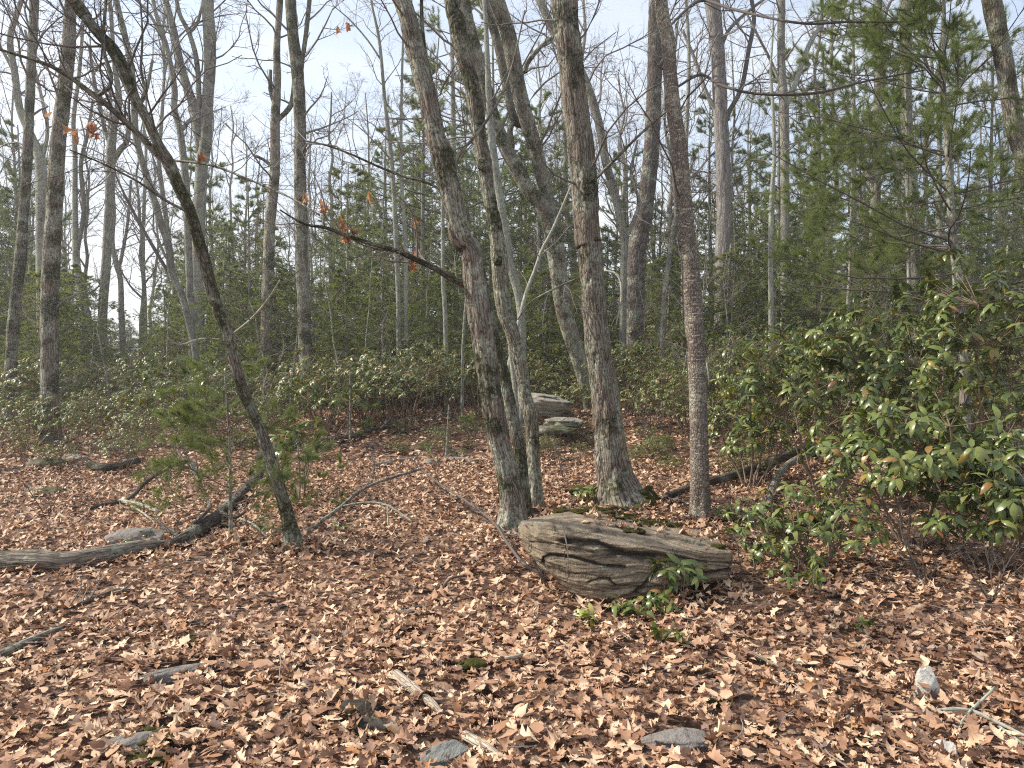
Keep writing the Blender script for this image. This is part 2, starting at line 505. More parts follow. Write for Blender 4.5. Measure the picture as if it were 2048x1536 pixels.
LAUREL = leaf_mat('laurel_leaf', [(0.0, (0.065, 0.088, 0.026)), (0.4, (0.12, 0.148, 0.038)), (0.8, (0.20, 0.20, 0.055)),
                                  (0.95, (0.24, 0.20, 0.06)), (1.0, (0.30, 0.14, 0.06))], 0.43, 0.2, 0.55, nscale=8, tcol=(1.1, 1.2, 0.5))
YELLOWL = leaf_mat('yellow_green_leaf', [(0.0, (0.30, 0.32, 0.07)), (1.0, (0.42, 0.40, 0.12))], 0.4, 0.25)
HEML = leaf_mat('hemlock_needles', [(0.0, (0.12, 0.150, 0.060)), (0.6, (0.195, 0.222, 0.078)), (1.0, (0.29, 0.28, 0.10))], 0.65, 0.5, 0.3, nscale=1.2, tcol=(1.1, 1.2, 0.6))
PINEN = leaf_mat('pine_needles', [(0.0, (0.095, 0.135, 0.050)), (0.5, (0.155, 0.19, 0.065)), (1.0, (0.23, 0.245, 0.09))], 0.55, 0.4, 0.4, nscale=1.5, tcol=(1.1, 1.2, 0.5))

def rock_mat(name, c1, c2, c3, scale=1.0, layer=(2.5, 4, 26), moss=0.0, lichen=0.25, mossc=(0.060, 0.062, 0.018), rot=(0, 0.10, 0)):
    m, nt, out = mat_new(name)
    tc = N_(nt, "ShaderNodeTexCoord").outputs['Object']
    mp = nt.nodes.new("ShaderNodeMapping"); mp.inputs['Scale'].default_value = layer; mp.inputs['Rotation'].default_value = rot
    wpn = noise(nt, tc, 3.0 * scale, 3)
    ad = nt.nodes.new("ShaderNodeVectorMath"); ad.operation = 'MULTIPLY_ADD'
    nt.links.new(wpn, ad.inputs[0]); ad.inputs[1].default_value = (0.1, 0.1, 0.13); nt.links.new(tc, ad.inputs[2])
    nt.links.new(ad.outputs[0], mp.inputs[0])
    lay = noise(nt, mp.outputs[0], 1.4 * scale, 6, 0.62)
    spk = noise(nt, tc, 75 * scale, 4, 0.75)
    big = noise(nt, tc, 2.4 * scale, 3, 0.6)
    col = mixc(nt, ramp(nt, lay, [(0.34, 0.0), (0.66, 1.0)]), c1, c2)
    col = mixc(nt, ramp(nt, big, [(0.45, 0.0), (0.68, 0.8)]), col, c3)
    col = mixc(nt, ramp(nt, spk, [(0.3, 0.55), (0.62, 0.0)]), col, tuple(c * 0.35 for c in c1))
    cr = ramp(nt, lay, [(0.36, 1.0), (0.395, 0.0)])
    col = mixc(nt, math_(nt, 'MULTIPLY', cr, 0.75), col, (0.035, 0.03, 0.026))
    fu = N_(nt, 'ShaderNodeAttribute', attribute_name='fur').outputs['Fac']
    col = mixc(nt, ramp(nt, fu, [(0.05, 0.85), (0.45, 0.0)]), col, (0.045, 0.036, 0.028))   # shade of the cracks painted into the rock colour, by depth
    if lichen:
        l1 = noise(nt, tc, 7 * scale, 5, 0.75, loc=(4, 2, 1))
        col = mixc(nt, ramp(nt, l1, [(0.60 - 0.1 * lichen, 0.0), (0.66, 0.7)]), col, (0.36, 0.38, 0.30))
    if moss:
        geo = N_(nt, "ShaderNodeNewGeometry")
        sx = N_(nt, "ShaderNodeSeparateXYZ"); nt.links.new(geo.outputs['Normal'], sx.inputs[0])
        m1 = noise(nt, tc, 3.6 * scale, 5, 0.7, loc=(7, 7, 1))
        mm = ramp(nt, math_(nt, 'ADD', m1, math_(nt, 'MULTIPLY', sx.outputs[2], 0.10)), [(0.66 - 0.12 * moss, 0.0), (0.72 - 0.1 * moss, 1.0)])
        col = mixc(nt, mm, col, mossc)
    b = N_(nt, "ShaderNodeBsdfPrincipled", i_Roughness=0.88)
    b.inputs['Specular IOR Level'].default_value = 0.25
    nt.links.new(col, b.inputs['Base Color'])
    bp = N_(nt, "ShaderNodeBump", i_Strength=1.0, i_Distance=0.035 / scale)
    nt.links.new(math_(nt, 'ADD', math_(nt, 'MULTIPLY', lay, 1.6), math_(nt, 'MULTIPLY', spk, 0.25)), bp.inputs['Height'])
    nt.links.new(bp.outputs[0], b.inputs['Normal']); nt.links.new(b.outputs[0], out.inputs[0])
    return m
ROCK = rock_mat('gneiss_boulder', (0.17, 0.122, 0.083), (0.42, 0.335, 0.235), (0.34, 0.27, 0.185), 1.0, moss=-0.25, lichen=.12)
ROCKP = rock_mat('pale_layered_rock', (0.24, 0.21, 0.17), (0.40, 0.36, 0.29), (0.34, 0.32, 0.25), 0.8, moss=0.3, lichen=0.5)
ROCKM = rock_mat('mossy_rock', (0.13, 0.115, 0.09), (0.24, 0.21, 0.17), (0.10, 0.12, 0.05), 1.0, moss=1.2, lichen=0.3)
SLATE = rock_mat('grey_slate', (0.20, 0.175, 0.155), (0.28, 0.25, 0.225), (0.25, 0.235, 0.215), 1.6, layer=(5, 5, 9), lichen=0.2)
SLATEB = rock_mat('bluish_slate', (0.16, 0.165, 0.155), (0.27, 0.275, 0.255), (0.22, 0.235, 0.21), 1.8, layer=(6, 3, 12), lichen=0.4)
WHITER = rock_mat('pale_granite', (0.46, 0.43, 0.38), (0.60, 0.57, 0.50), (0.54, 0.52, 0.46), 3.0, layer=(6, 6, 6), lichen=0.0)
DARKR = rock_mat('dark_wet_rock', (0.045, 0.038, 0.032), (0.10, 0.085, 0.07), (0.07, 0.065, 0.045), 1.6, moss=0.3, lichen=0.1)

def moss_mat():
    m, nt, out = mat_new('cushion_moss')
    tc = N_(nt, "ShaderNodeTexCoord").outputs['Object']
    n1 = noise(nt, tc, 60, 4, 0.8); n2 = noise(nt, tc, 8, 3, 0.6)
    col = mixc(nt, ramp(nt, n1, [(0.3, 0.0), (0.7, 1.0)]), (0.02, 0.022, 0.008), (0.105, 0.10, 0.024))
    col = mixc(nt, ramp(nt, n2, [(0.5, 0.0), (0.7, 0.6)]), col, (0.11, 0.09, 0.035))
    b = N_(nt, "ShaderNodeBsdfPrincipled", i_Roughness=0.95); b.inputs['Specular IOR Level'].default_value = 0.1
    nt.links.new(col, b.inputs['Base Color'])
    bp = N_(nt, "ShaderNodeBump", i_Strength=1.0, i_Distance=0.02)
    nt.links.new(n1, bp.inputs['Height']); nt.links.new(bp.outputs[0], b.inputs['Normal'])
    nt.links.new(b.outputs[0], out.inputs[0])
    return m
MOSS = moss_mat()

def ground_mat():
    m, nt, out = mat_new('leafy_forest_soil')
    tc = N_(nt, "ShaderNodeTexCoord").outputs['Object']
    v = N_(nt, "ShaderNodeTexVoronoi", i_Scale=13.0, i_Randomness=1.0)
    wp = noise(nt, tc, 9, 4)
    ad = nt.nodes.new("ShaderNodeVectorMath"); ad.operation = 'MULTIPLY_ADD'
    nt.links.new(wp, ad.inputs[0]); ad.inputs[1].default_value = (0.13, 0.13, 0.0); nt.links.new(tc, ad.inputs[2])
    nt.links.new(ad.outputs[0], v.inputs['Vector'])
    sx = N_(nt, "ShaderNodeSeparateXYZ"); nt.links.new(v.outputs['Color'], sx.inputs[0])
    col = ramp(nt, sx.outputs[0], [(0.0, (0.05, 0.028, 0.02)), (0.4, (0.16, 0.085, 0.055)), (0.75, (0.27, 0.155, 0.10)), (1.0, (0.38, 0.25, 0.17))])
    col = mixc(nt, ramp(nt, noise(nt, tc, 40, 4, 0.7), [(0.4, 0.7), (0.62, 0.0)]), col, (0.045, 0.03, 0.022))
    b = N_(nt, "ShaderNodeBsdfPrincipled", i_Roughness=0.9); b.inputs['Specular IOR Level'].default_value = 0.2
    nt.links.new(col, b.inputs['Base Color'])
    bp = N_(nt, "ShaderNodeBump", i_Strength=1.0, i_Distance=0.03)
    nt.links.new(math_(nt, 'ADD', sx.outputs[1], noise(nt, tc, 30, 3)), bp.inputs['Height'])
    nt.links.new(bp.outputs[0], b.inputs['Normal']); nt.links.new(b.outputs[0], out.inputs[0])
    return m
SOIL = ground_mat()

# ------------------------------------------------------------------ ground
def graded(lo, hi, fine_lo, fine_hi, fine, g=1.12):
    a = list(np.arange(fine_lo, fine_hi + 1e-6, fine))
    s = fine
    while a[-1] < hi: s *= g; a.append(a[-1] + s)
    s = fine
    while a[0] > lo: s *= g; a.insert(0, a[0] - s)
    return np.array(a)
gx = graded(-500, 500, -5, 5, 0.12); gy = graded(-60, 700, 2, 11, 0.12, 1.06)
X, Y = np.meshgrid(gx, gy)
P = np.stack([X.ravel(), Y.ravel(), np.zeros(X.size)], 1)
Z = ground_z(P[:, 0], P[:, 1]) + (fbm(P * 5, 3) - 0.5) * 0.05 * np.clip(1.3 - P[:, 1] / 40, 0, 1) - 0.012
P[:, 2] = Z
nx, ny = len(gx), len(gy)
i = np.arange(ny - 1)[:, None] * nx; j = np.arange(nx - 1)[None, :]
b = Buf(); b.add(P, np.stack([i + j, i + j + 1, i + nx + j + 1, i + nx + j], -1).reshape(-1, 4))
ground = b.build('ground', SOIL)
ground['kind'] = 'structure'
ground['label'] = 'brown forest floor under fallen oak leaves'

# ------------------------------------------------------------------ leaf templates
def leaf_tpl(widths, curl=0.0, fold=0.0, bend=0.0, wob=0.0, asym=0.0, ts=None, width=1.0, stem=0.0):
    """leaf of length 1 along +x: two strips of quads either side of the midrib"""
    w = np.asarray(widths, float) * 0.5 * width
    n = len(w)
    t = np.linspace(0, 1, n) if ts is None else np.asarray(ts, float)
    r = np.random.default_rng(int(abs(curl * 1e3) + abs(bend * 1e4) + n * 7 + abs(wob) * 1e5 + abs(asym) * 331))
    wl_ = w * (1 + asym * r.normal(size=n)); wr = w * (1 + asym * r.normal(size=n))
    sh = 0.07 * asym * r.normal(size=n)
    zb = bend * (t - 0.4) ** 2 * 2
    zl = zb + curl * (wl_ * 2) ** 2 + fold * wl_ + wob * r.normal(size=n) * wl_
    zr = zb + curl * (wr * 2) ** 2 + fold * wr + wob * r.normal(size=n) * wr
    M = np.stack([t, 0 * t, zb], 1); Lf = np.stack([t + sh, wl_, zl], 1); Rt = np.stack([t - sh, -wr, zr], 1)
    V = np.vstack([M, Lf, Rt]); k = np.arange(n - 1)
    Q = np.vstack([np.stack([k, k + 1, n + k + 1, n + k], 1), np.stack([k + 1, k, 2 * n + k, 2 * n + k + 1], 1)])
    return V, Q

def place(buf, tpl, pos, D, Nn, S):
    """copies of a template: axis D, up Nn (not nec. orthogonal), size S (N,) or (N,3)"""
    V, Q = tpl
    if len(pos) == 0: return
    D = unit(D); Nn = unit(Nn - D * np.sum(D * Nn, 1, keepdims=True)); B = np.cross(Nn, D)
    S = np.asarray(S, float)
    if S.ndim == 1: S = S[:, None].repeat(3, 1)
    A = V[None] * S[:, None, :]
    W = pos[:, None] + A[..., 0:1] * D[:, None] + A[..., 1:2] * B[:, None] + A[..., 2:3] * Nn[:, None]
    m = len(V)
    QQ = (Q[None] + (np.arange(len(pos)) * m)[:, None, None]).reshape(-1, 4)
    buf.add(W.reshape(-1, 3), QQ)

def slivers(buf, P, D, L, Wd):
    """one thin triangle per needle cluster"""
    n = len(P)
    if n == 0: return
    D = unit(D)
    r = rng.normal(size=(n, 3)); S = unit(np.cross(D, r))
    L = np.broadcast_to(L, n)[:, None]; Wd = np.broadcast_to(Wd, n)[:, None]
    V = np.stack([P - S * Wd * 0.5, P + S * Wd * 0.5, P + D * L], 1).reshape(-1, 3)
    buf.add(V, None, np.arange(n * 3).reshape(-1, 3))

OAKW = [0.03, 0.12, 0.42, 0.30, 0.64, 0.40, 0.74, 0.42, 0.50, 0.24, 0.03]
OAKT = [0, 0.12, 0.22, 0.30, 0.42, 0.48, 0.62, 0.68, 0.80, 0.86, 1.0]
oak_near = []
for k in range(14):
    rr = np.random.default_rng(100 + k)
    if k % 4 == 3:   # a plain oval leaf now and then
        oak_near.append(leaf_tpl([0.03, 0.3, 0.45, 0.5, 0.42, 0.25, 0.02], rr.uniform(-.3, .6), rr.uniform(-.4, .4), rr.uniform(-.4, .5), 0.2, 0.12))
    else:
        oak_near.append(leaf_tpl(OAKW, rr.uniform(-.5, .8), rr.uniform(-.4, .6), rr.uniform(-.5, .7), 0.5, rr.uniform(.08, .24), OAKT, rr.uniform(0.6, 1.0)))
oak_mid = []
for k in range(10):
    rr = np.random.default_rng(200 + k)
    oak_mid.append(leaf_tpl([[0.05, 0.55, 0.25, 0.75, 0.28, 0.05], [0.04, 0.4, 0.48, 0.42, 0.24, 0.03], [0.05, 0.3, 0.62, 0.25, 0.5, 0.03]][k % 3], rr.uniform(-.5, .6), rr.uniform(-.5, .6), rr.uniform(-.5, .7), 0.5, 0.35, [0, .22, .36, .6, .74, 1]))
oak_far = []
for k in range(8):
    rr = np.random.default_rng(300 + k)
    oak_far.append(leaf_tpl([0.1, 0.75, 0.05], rr.uniform(-.4, .5), rr.uniform(-.5, .5), rr.uniform(-.4, .5), 0.4, 0.6))

# spots kept free of loose leaves: x, y, radius
bare = [(*on_ground(1350, 1478)[:2], 0.17), (*on_ground(870, 1512)[:2], 0.13), (*on_ground(1858, 1385)[:2], 0.07),
        (*on_ground(835, 1395)[:2], 0.07), (*on_ground(950, 1335)[:2], 0.07), (*on_ground(360, 1345)[:2], 0.10), (*on_ground(270, 1478)[:2], 0.09),
        (*on_ground(725, 1425)[:2], 0.08), (*on_ground(1320, 1455)[:2], 0.10), (*on_ground(1380, 1490)[:2], 0.09), (*on_ground(320, 1365)[:2], 0.07), (*on_ground(400, 1330)[:2], 0.06)]

def scatter(n, y0, y1):
    y = np.sqrt(rng.random(int(n * 1.3)) * (y1 ** 2 - y0 ** 2) + y0 ** 2)
    x = (rng.random(len(y)) * 2 - 1) * (0.72 * y + 0.9)
    ok = np.ones(len(y), bool)
    for bx_, by_, br in bare: ok &= (x - bx_) ** 2 + (y - by_) ** 2 > br * br
    x, y = x[ok][:n], y[ok][:n]
    return x, y

LIT = {'co': [], 'rot': [], 'scl': [], 'idx': []}
def lay(first, ntpl, n, y0, y1, s0, s1, tilt, stack):
    x, y = scatter(n, y0, y1); n = len(x)
    patch = fbm(np.stack([x * 0.9, y * 0.9, 0 * x], 1), 3, 5)
    z = ground_z(x, y) + rng.random(n) * stack * (0.5 + patch) + 0.004
    a = rng.random(n) * 2 * math.pi
    D = unit(np.stack([np.cos(a), np.sin(a), rng.normal(size=n) * tilt], 1))
    Nn = np.stack([rng.normal(size=n) * tilt, rng.normal(size=n) * tilt, np.ones(n)], 1)
    up = rng.random(n) < 0.03
    Nn[up] = rng.normal(size=(up.sum(), 3))
    Nn = unit(Nn - D * np.sum(D * Nn, 1, keepdims=True)); B = np.cross(Nn, D)
    S = rng.uniform(s0, s1, n) * np.where(rng.random(n) < .12, 1.35, 1.0)
    LIT['co'].append(np.stack([x, y, z], 1))
    LIT['rot'].append(np.stack([np.arctan2(B[:, 2], Nn[:, 2]), np.arcsin(np.clip(-D[:, 2], -1, 1)), np.arctan2(D[:, 1], D[:, 0])], 1))
    LIT['scl'].append(np.stack([S, S * rng.uniform(.8, 1.1, n), S * rng.uniform(0.3, 1.0, n)], 1))
    LIT['idx'].append(first + rng.integers(0, ntpl, n))
lay(0, 14, 10500, 2.3, 4.7, 0.04, 0.095, 0.2, 0.045)
lay(14, 10, 35000, 4.6, 11.5, 0.045, 0.09, 0.23, 0.045)
lay(24, 8, 30000, 11.0, 19.0, 0.055, 0.115, 0.25, 0.035)
leafcol = bpy.data.collections.new('fallen_leaf_kinds')
for k, t_ in enumerate(oak_near + oak_mid + oak_far):
    bb = Buf(); bb.add(t_[0], t_[1]); me = bb.mesh('fallen_leaf'); me.materials.append(LITTER)
    leafcol.objects.link(bpy.data.objects.new('fallen_leaf.%03d' % (k + 1), me))
me = bpy.data.meshes.new('leaf_litter')
co = np.vstack(LIT['co']); me.vertices.add(len(co)); me.vertices.foreach_set('co', co.ravel().astype(np.float32))
for nm in ('rot', 'scl'):
    at_r = me.attributes.new(nm, 'FLOAT_VECTOR', 'POINT'); at_r.data.foreach_set('vector', np.vstack(LIT[nm]).ravel().astype(np.float32))
at_i = me.attributes.new('idx', 'INT', 'POINT'); at_i.data.foreach_set('value', np.concatenate(LIT['idx']).astype(np.int32))
me.materials.append(LITTER)
gn = bpy.data.node_groups.new('leaf_litter', 'GeometryNodeTree')
gn.interface.new_socket('Geometry', in_out='INPUT', socket_type='NodeSocketGeometry')
gn.interface.new_socket('Geometry', in_out='OUTPUT', socket_type='NodeSocketGeometry')
gi, go = gn.nodes.new('NodeGroupInput'), gn.nodes.new('NodeGroupOutput')
iop, ci, e2r = gn.nodes.new('GeometryNodeInstanceOnPoints'), gn.nodes.new('GeometryNodeCollectionInfo'), gn.nodes.new('FunctionNodeEulerToRotation')
ci.inputs['Collection'].default_value = leafcol; ci.inputs['Separate Children'].default_value = True; ci.inputs['Reset Children'].default_value = True
iop.inputs['Pick Instance'].default_value = True
def nattr(nm, ty):
    q = gn.nodes.new('GeometryNodeInputNamedAttribute'); q.data_type = ty; q.inputs['Name'].default_value = nm
    return [o_ for o_ in q.outputs if o_.enabled and o_.name == 'Attribute'][0]
gn.links.new(gi.outputs[0], iop.inputs['Points']); gn.links.new(ci.outputs[0], iop.inputs['Instance'])
gn.links.new(nattr('rot', 'FLOAT_VECTOR'), e2r.inputs[0]); gn.links.new(e2r.outputs[0], iop.inputs['Rotation'])
gn.links.new(nattr('scl', 'FLOAT_VECTOR'), iop.inputs['Scale']); gn.links.new(nattr('idx', 'INT'), iop.inputs['Instance Index'])
gn.links.new(iop.outputs[0], go.inputs[0])
o = link('leaf_litter', me, kind='stuff')
o.modifiers.new('leaves', 'NODES').node_group = gn
o['label'] = 'carpet of brown fallen oak leaves over the forest floor'
# the largest leaves in the foreground one by one, pieces of the ground
meshes = []
for t_ in oak_near:
    bb = Buf(); bb.add(t_[0], t_[1]); me = bb.mesh('leaf'); me.materials.append(LITTER); meshes.append(me)
n = 0
while n < 290:
    x, y = scatter(1, 2.5, 4.2)
    if len(x) == 0 or abs(x[0]) > 0.68 * y[0]: continue
    o = link('leaf', meshes[n % 14], ground, (float(x[0]), float(y[0]), float(ground_z(x[0], y[0])) + 0.03 + 0.025 * random.random()))
    o.rotation_euler = (random.gauss(0, 0.2), random.gauss(0, 0.2), random.random() * 6.28)
    s = random.uniform(0.075, 0.13)
    o.scale = (s, s, s * random.uniform(0.4, 1.0))
    n += 1
# fine debris
b = Buf()
x, y = scatter(900, 2.4, 14)
n = len(x); a = rng.random(n) * 6.28; L = rng.uniform(0.05, 0.4, n)
C = np.zeros((n, 5, 3)); C[:, 0] = np.stack([x, y, ground_z(x, y) + 0.045], 1)
d = np.stack([np.cos(a), np.sin(a), 0 * a], 1)
for k in range(1, 5):
    d = unit(d + rng.normal(size=d.shape) * np.array([.22, .22, .05]))
    C[:, k] = C[:, k - 1] + d * (L / 4)[:, None]
C[..., 2] = ground_z(C[..., 0], C[..., 1]) + 0.045 + rng.random((n, 1)) * 0.02
tubes(b, C, rng.uniform(0.0012, 0.0045, n)[:, None] * np.linspace(1, .5, 5)[None], 4)
o = b.build('fallen_twigs', TWIG, kind='stuff'); o['label'] = 'scattered thin dead twigs lying over the fallen leaves'
# pine needles and grassy bits that show between the leaves
b = Buf()
x, y = scatter(5000, 2.4, 6.5)
cl = fbm(np.stack([x * 1.6, y * 1.6, 0 * x], 1), 2, 40); k = cl > 0.55; x, y = x[k], y[k]
a = rng.random(len(x)) * 6.28
slivers(b, np.stack([x, y, ground_z(x, y) + 0.05 + 0.02 * rng.random(len(x))], 1), np.stack([np.cos(a), np.sin(a), rng.normal(size=len(a)) * .15], 1), 0.08, 0.0025)
o = b.build('fallen_pine_needles', TANLEAF, kind='stuff'); o['label'] = 'loose orange pine needles fallen among the leaves'

# ------------------------------------------------------------------ trees drawn from the photograph
def poly3(pts, d, d_top=None, ground_base=True, base_d=None):
    """(px,py,w[,d]) -> world points and radii"""
    P, R = [], []
    n = len(pts)
    y0, y1 = pts[0][1], pts[-1][1]
    for k, q in enumerate(pts):
        f = (q[1] - y0) / (y1 - y0) if y1 != y0 else k / (n - 1)
        dd = q[3] if len(q) > 3 else (d if d_top is None else d + (d_top - d) * f)
        P.append(at(q[0], q[1], dd)); R.append(q[2] / 2 / FPX * dd)
    return np.array(P), np.array(R)

def chainify(P, R, n=26):
    L = np.concatenate([[0], np.cumsum(np.linalg.norm(np.diff(P, axis=0), axis=1))])
    t = np.linspace(0, L[-1], n)
    return np.stack([np.interp(t, L, P[:, k]) for k in range(3)], 1)[None], np.interp(t, L, R)[None]

def grow_twigs(bufs, P, R, K=10, t0=0.35, L=2.0, lv=4, up=0.05, ang=0.9, rr=0.32, rmin=0.0022, side=None, k2=5, k3=4, wig=0.2):
    rmax_ = min(.03, .0016 * float(np.median(P[..., 1])))
    A, Ra = spawn(P, R, K, t0, 0.98, L, ang, 7, up, wig, rr, ratio=False, side=side, rmax=rmax_, rmin=0.004)
    tubes(bufs, A, Ra, 5)
    B_, Rb = spawn(A, Ra, k2, 0.2, 1.0, 0.45, 0.8, 5, up * 0.6, wig, 0.6, rmin=rmin)
    tubes(bufs, B_, Rb, 3)
    if lv > 2:
        C, Rc = spawn(B_, Rb, k3, 0.2, 1.0, 0.5, 0.8, 4, up * 0.4, wig, 0.7, rmin=rmin)
        tubes(bufs, C, Rc, 3)
        if lv > 3:
            D, Rd = spawn(C, Rc, 2, 0.3, 1.0, 0.6, 0.7, 3, 0, wig, 0.8, rmin=rmin * .9)
            tubes(bufs, D, Rd, 3)
    return A, Ra

def tree(name, label, pts, mat, d=None, d_top=None, ext=5.0, sides=20, step=0.08, rough=0.05, furrow=0.0, flare=0.6, limbs=(), twig=None,
         cat='tree', group=None, seed=0, limb_twigs=(3, 1.0), fs=(9.0, 1.6), extra=None, twigmat=None):
    if d is None:
        g = on_ground(pts[0][0], pts[0][1]); d = g[1]
    P, R = poly3(pts, d, d_top)
    base = P[0].copy(); gz = float(ground_z(base[0], base[1]))
    if base[2] > gz + 0.02:                                      # foot hidden: carry the line down to the ground
        g = base.copy(); g[2] = gz; P = np.vstack([g, P]); R = np.concatenate([[R[0] * 1.15], R]); base = g
    foot = base.copy(); foot[2] = gz - 0.25
    P = np.vstack([foot, P]); R = np.concatenate([[R[0] * 1.1], R])
    if ext > 0:
        dr = unit(P[-1] - P[-3]); 
        for k in range(1, 4):
            P = np.vstack([P, P[-1] + (dr + rng.normal(size=3) * 0.06) * ext / 3]); R = np.concatenate([R, [R[-1] * 0.78]])
    org = (base[0], base[1], gz)
    th = thing(name, label, cat, org, group)
    b = Buf(); tube(b, P, R, sides, seed, rough, flare, furrow, step, fs=fs)
    b.build('trunk', mat, th, org)
    tw = Buf()
    for lm in limbs:
        ld = lm.get('d', d); LP, LR = poly3(lm['p'], ld, lm.get('d1'))
        if lm.get('ext'):
            LP = np.vstack([LP, LP[-1] + unit(LP[-1] - LP[-2]) * lm['ext']]); LR = np.concatenate([LR, [LR[-1] * 0.6]])
        b = Buf(); tube(b, LP, LR, max(6, sides // 2), seed + 5, rough * 0.7, 0, 0, max(step, 0.06))
        b.build(lm.get('name', 'branch'), lm.get('mat', mat), th, org)
        kk, ll = lm.get('tw', limb_twigs)
        if kk:
            c_, r_ = chainify(LP, LR, 12)
            grow_twigs(tw, c_, r_, kk, 0.15, ll, 3, 0.03, 0.9, 0.45, k2=4, k3=3)
    if twig:
        c_, r_ = chainify(P, R)
        if d > 15: twig = dict(twig, lv=3, k3=7)
        grow_twigs(tw, c_, r_, **twig)
    if extra: extra(th, org, P, R, tw)
    tw.build('twigs', twigmat or TWIG, th, org, kind='stuff')
    return th

def moss_skirt(buf, c, rad, n, h=0.03, seed=0, spread=1.0):
    """low lumps of moss round a point"""
    r = np.random.default_rng(seed)
    for k in range(n):
        a = r.uniform(0, 6.28); q = rad * np.sqrt(r.uniform(0.3, 1)) * spread
        x, y = c[0] + math.cos(a) * q, c[1] + math.sin(a) * q
        lump(buf, (x, y, float(ground_z(x, y)) + 0.01), (r.uniform(.04, .11), r.uniform(.04, .11), r.uniform(.4, 1) * h), seed + k)

def lump(buf, c, s, seed=0, res=12, amp=0.35, freq=2.2, flatb=True):
    u = np.linspace(0, 2 * math.pi, res * 2, endpoint=False); v = np.linspace(-math.pi / 2, math.pi / 2, res)
    U, Vv = np.meshgrid(u, v)
    D = np.stack([np.cos(Vv) * np.cos(U), np.cos(Vv) * np.sin(U), np.sin(Vv)], -1).reshape(-1, 3)
    k = 1 + amp * (fbm(D * freq + seed * 7.1 + 50, 3, seed) - 0.5) * 2
    V = D * k[:, None] * np.array(s) + np.array(c)
    i = np.arange(res - 1)[:, None] * res * 2; j = np.arange(res * 2)[None, :]; j2 = (j + 1) % (res * 2)
    buf.add(V, np.stack([i + j, i + j2, i + res * 2 + j2, i + res * 2 + j], -1).reshape(-1, 4))

def hang_leaves(th, org, spots, name='leaf', mat=None, smin=0.08, smax=0.13, n=1, meshes_=None):
    """withered leaves still hanging on a branch, one object each"""
    for (p, k) in spots:
        for q in range(k):
            o = link('leaf', tan_meshes[random.randrange(len(tan_meshes))], th)
            pp = np.array(p) + rng.normal(size=3) * 0.028 - np.array(org)
            o.location = tuple(pp)
            o.rotation_euler = (random.gauss(0, .5), math.pi / 2 + random.gauss(0, .45), random.random() * 6.28)
            s = random.uniform(smin, smax); o.scale = (s, s, s)
tan_meshes = []
for k in range(6):
    bb = Buf(); rr = np.random.default_rng(500 + k)
    bb.add(*leaf_tpl(OAKW, rr.uniform(.5, 1.6), rr.uniform(.2, .9), rr.uniform(-.6, .6), 0.4, 0.2, OAKT, 0.9))
    me = bb.mesh('withered_leaf'); me.materials.append(TANLEAF); tan_meshes.append(me)

# --- the big tree in the middle
def mossfoot(rad, n, seed, h=0.05):
    def f(th, org, P, R, tw):
        b = Buf(); moss_skirt(b, org, rad, n, h, seed)
        for q in range(30):
            aa = rng.uniform(-.9, .35); rq = rng.uniform(.27, .42); xx, yy = org[0] + math.cos(aa) * rq, org[1] + math.sin(aa) * rq
            lump(b, (xx, yy, float(ground_z(xx, yy)) + .02 + .16 * max(0, .40 - rq) / .13), (.045, .045, .03), q, 10, .6, 3)
        b.build('moss', MOSS, th, org, kind=None)
    return f
tree('oak_tree', 'thickest straight brown trunk with mossy flared foot just behind the boulder',
     [(1245, 1008, 104), (1238, 985, 84), (1228, 940, 66), (1219, 876, 58), (1210, 790, 55), (1197, 705, 50), (1188, 602, 48), (1180, 500, 49), (1176, 478, 51), (1169, 376, 50), (1159, 273, 51), (1149, 205, 52), (1139, 102, 50), (1128, 0, 51)],
     OAK, sides=72, step=0.028, furrow=0.15, rough=0.07, flare=0.75, seed=3, fs=(7, 1.1), ext=6,
     limbs=[dict(p=[(1193, 356, 6, 8.9), (1231, 318, 6, 8.7), (1282, 267, 5, 8.5), (1330, 225, 4, 8.3), (1370, 190, 3, 8.1)], tw=(5, .6), mat=GREY),
            dict(p=[(1185, 545, 4, 8.9), (1125, 570, 4, 8.6), (1060, 605, 3, 8.4), (1035, 640, 3, 8.4)], tw=(4, .4), mat=GREY),
            dict(p=[(1205, 540, 4, 8.9), (1235, 550, 5, 8.8), (1243, 590, 4, 8.7), (1232, 650, 2.5, 8.6)], tw=(3, .3), mat=PALEB)],
     twig=dict(K=16, t0=0.3, L=1.8, k2=6, k3=4), extra=mossfoot(0.42, 44, 8, 0.05))

